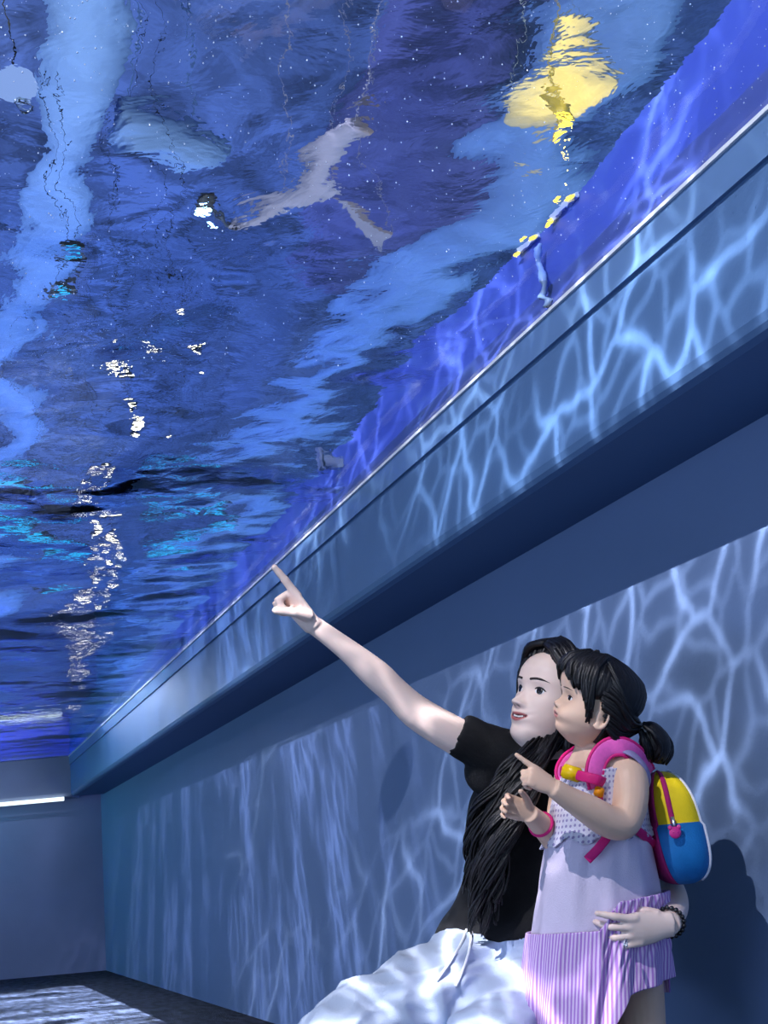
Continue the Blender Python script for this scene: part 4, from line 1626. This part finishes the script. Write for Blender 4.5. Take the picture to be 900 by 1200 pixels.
def pack_pt(a, t, grow=0.0):
    """a: angle in plan, t: -1 bottom .. 1 top"""
    e = 3.2
    env = max(0.0, 1 - abs(t) ** 3.4) ** (1 / 2.6)
    env2 = env * (1.0 if t < 0 else 1 - .28 * t * t)
    ca, sa = math.cos(a), math.sin(a)
    x = math.copysign(abs(ca) ** (2 / e), ca) * (PT_ * env2 + grow) * (1.12 if t < 0 else 1)
    y = math.copysign(abs(sa) ** (2 / e), sa) * (PW_ * env + grow)
    return PC + pb * (x + .012 * (1 - t)) + ps * y + UP * (t * PH_) - pb * .008


bm = bmesh.new()
nt_, na_ = 60, 96
rows = [[bm.verts.new(pack_pt(2 * math.pi * k / na_, -math.cos(math.pi * j / nt_) * .999)) for k in range(na_)] for j in range(nt_ + 1)]
for j in range(nt_):
    for k in range(na_):
        f_ = bm.faces.new((rows[j][k], rows[j][(k + 1) % na_], rows[j + 1][(k + 1) % na_], rows[j + 1][k]))
        a = 2 * math.pi * (k + .5) / na_
        t = -math.cos(math.pi * (j + .5) / nt_)
        ca = math.cos(a)
        if ca < -.80:
            f_.material_index = 3
        elif ca > .62:
            f_.material_index = 2 if -.35 < t < .12 else 0
        else:
            f_.material_index = 0 if t > .06 else 1
bmesh.ops.recalc_face_normals(bm, faces=bm.faces)
obj('pack_body', bm, [M_yel, M_blu, M_whi, M_mag], pack)
# piping
for aa, lab in ((math.acos(-.80), None), (math.acos(.62), None)):
    bm = bmesh.new()
    add_tube(bm, [pack_pt(aa, t, .0012) for t in np.linspace(-.93, .97, 30)], .0028, 8)
    obj('piping', bm, M_mag if aa > 1.5 else M_whi, pack)
# zip over the top, with slider and charm
za = math.acos(-.22)
bm = bmesh.new()
pts = [pack_pt(za + .22 * (t > 2), t, .0015) for t in np.linspace(.05, .985, 26)]
pts += [pack_pt(-za, t, .0015) for t in np.linspace(.985, .1, 26)]
add_tube(bm, pts, .0052, 8, flat=.5, up=ps)
obj('zip', bm, M_mag, pack)
zp = pack_pt(za, .05, .006)
bm = bmesh.new()
add_tube(bm, [zp + UP * .012, zp + ps * .004, zp + UP * -.006 + ps * .005], [.004, .003, .0025], 8)
sl = obj('zip_slider', bm, M_metal, pack)
bm = bmesh.new()
cc = zp + UP * -.016 + ps * .006
R3 = Matrix((pb, ps, UP)).transposed()
add_ball(bm, cc, (.0115, .004, .011), R3, 16)
for sx in (-1, 1):
    add_ball(bm, cc + pb * (sx * .008) + UP * .009, (.0045, .0035, .005), R3, 10)
    add_ball(bm, cc + pb * (sx * .004) + UP * .001 + ps * .0035, (.0018, .0012, .0018), R3, 8)
obj('charm', bm, mat_plain('pink charm', (206, 50, 136), .3, .2, 90), sl)

SN = CV(.15, -.35, -.9)
for pts, wd, mat, nm in (
        ([P(700, 922, 2.46), P(697, 906, 2.458), P(702, 888, 2.468), P(715, 876, 2.475), P(733, 876, 2.478), P(749, 888, 2.495), P(760, 906, 2.525)], .0165, M_pst, 'strap'),
        ([P(668, 921, 2.545), P(659, 908, 2.555), P(662, 896, 2.575), P(672, 886, 2.60), P(690, 880, 2.64), P(740, 890, 2.68), P(762, 906, 2.66)], .0125, M_pst, 'strap')):
    bm = bmesh.new()
    add_tube(bm, pts, wd, 14, n=44, flat=.28, up=SN)
    st = obj(nm, bm, mat, pack)
    bm = bmesh.new()
    for off in (-1, 1):
        q = crom([tuple(p) for p in pts], 44)
        fr = frames([Vector(x) for x in q])
        add_tube(bm, [p + (SN.cross(t_)).normalized() * (off * wd * .98) for p, t_, _, _ in fr], .0035, 8)
    obj('strap_edge', bm, M_pink, st)
# chest strap with buckle
cs = [P(657, 904, 2.54), P(668, 906, 2.49), P(684, 910, 2.452), P(700, 914, 2.44), P(708, 917, 2.45)]
bm = bmesh.new()
add_tube(bm, cs, .0095, 12, n=24, flat=.22, up=CV(-.3, -.15, -.9))
st = obj('chest_strap', bm, M_pink, pack)
bm = bmesh.new()
rb = Matrix((CV(.9, .22, -.35), CV(-.2, .97, .05), CV(.35, 0, .93))).transposed()
add_box(bm, P(670, 906, 2.474), (.034, .027, .008), rb)
add_box(bm, P(661, 904, 2.50), (.010, .020, .008), rb)
bmesh.ops.bevel(bm, geom=bm.edges[:], offset=.002, segments=2, affect='EDGES')
obj('buckle', bm, mat_plain('yellow plastic buckle', (250, 205, 10), .35, .05, 60), st)
bm = bmesh.new()
add_box(bm, P(702, 928, 2.448), (.018, .018, .008), rb)
bmesh.ops.bevel(bm, geom=bm.edges[:], offset=.002, segments=2, affect='EDGES')
obj('strap_adjuster', bm, mat_plain('orange plastic', (244, 150, 10), .35, .05, 60), st)
for pts in ([P(701, 934, 2.45), P(705, 955, 2.445), P(713, 975, 2.445), P(703, 992, 2.435), P(688, 1008, 2.43)],
            [P(716, 978, 2.45), P(738, 970, 2.45), P(752, 977, 2.47), P(768, 992, 2.52)]):
    bm = bmesh.new()
    add_tube(bm, pts, .0085, 12, n=24, flat=.25, up=CV(-.2, -.1, -1))
    obj('strap_tail', bm, M_pink, pack)

# ring on the hand
ringc = P(733, 1106, 2.395)
t = bmesh.new()
add_tube(t, [ringc + CV(0, 1, -.1) * (math.cos(a) * .0085) + CV(.45, 0, .9) * (math.sin(a) * .0085) for a in np.linspace(0, 2 * math.pi, 25)], .0014, 8, cap=False)
add_ball(t, ringc + CV(0, 0, -1) * .009, .003, seg=10)
tag(obj('finger_ring', t, M_metal), 'silver ring on a finger of the hand holding the child', 'ring')
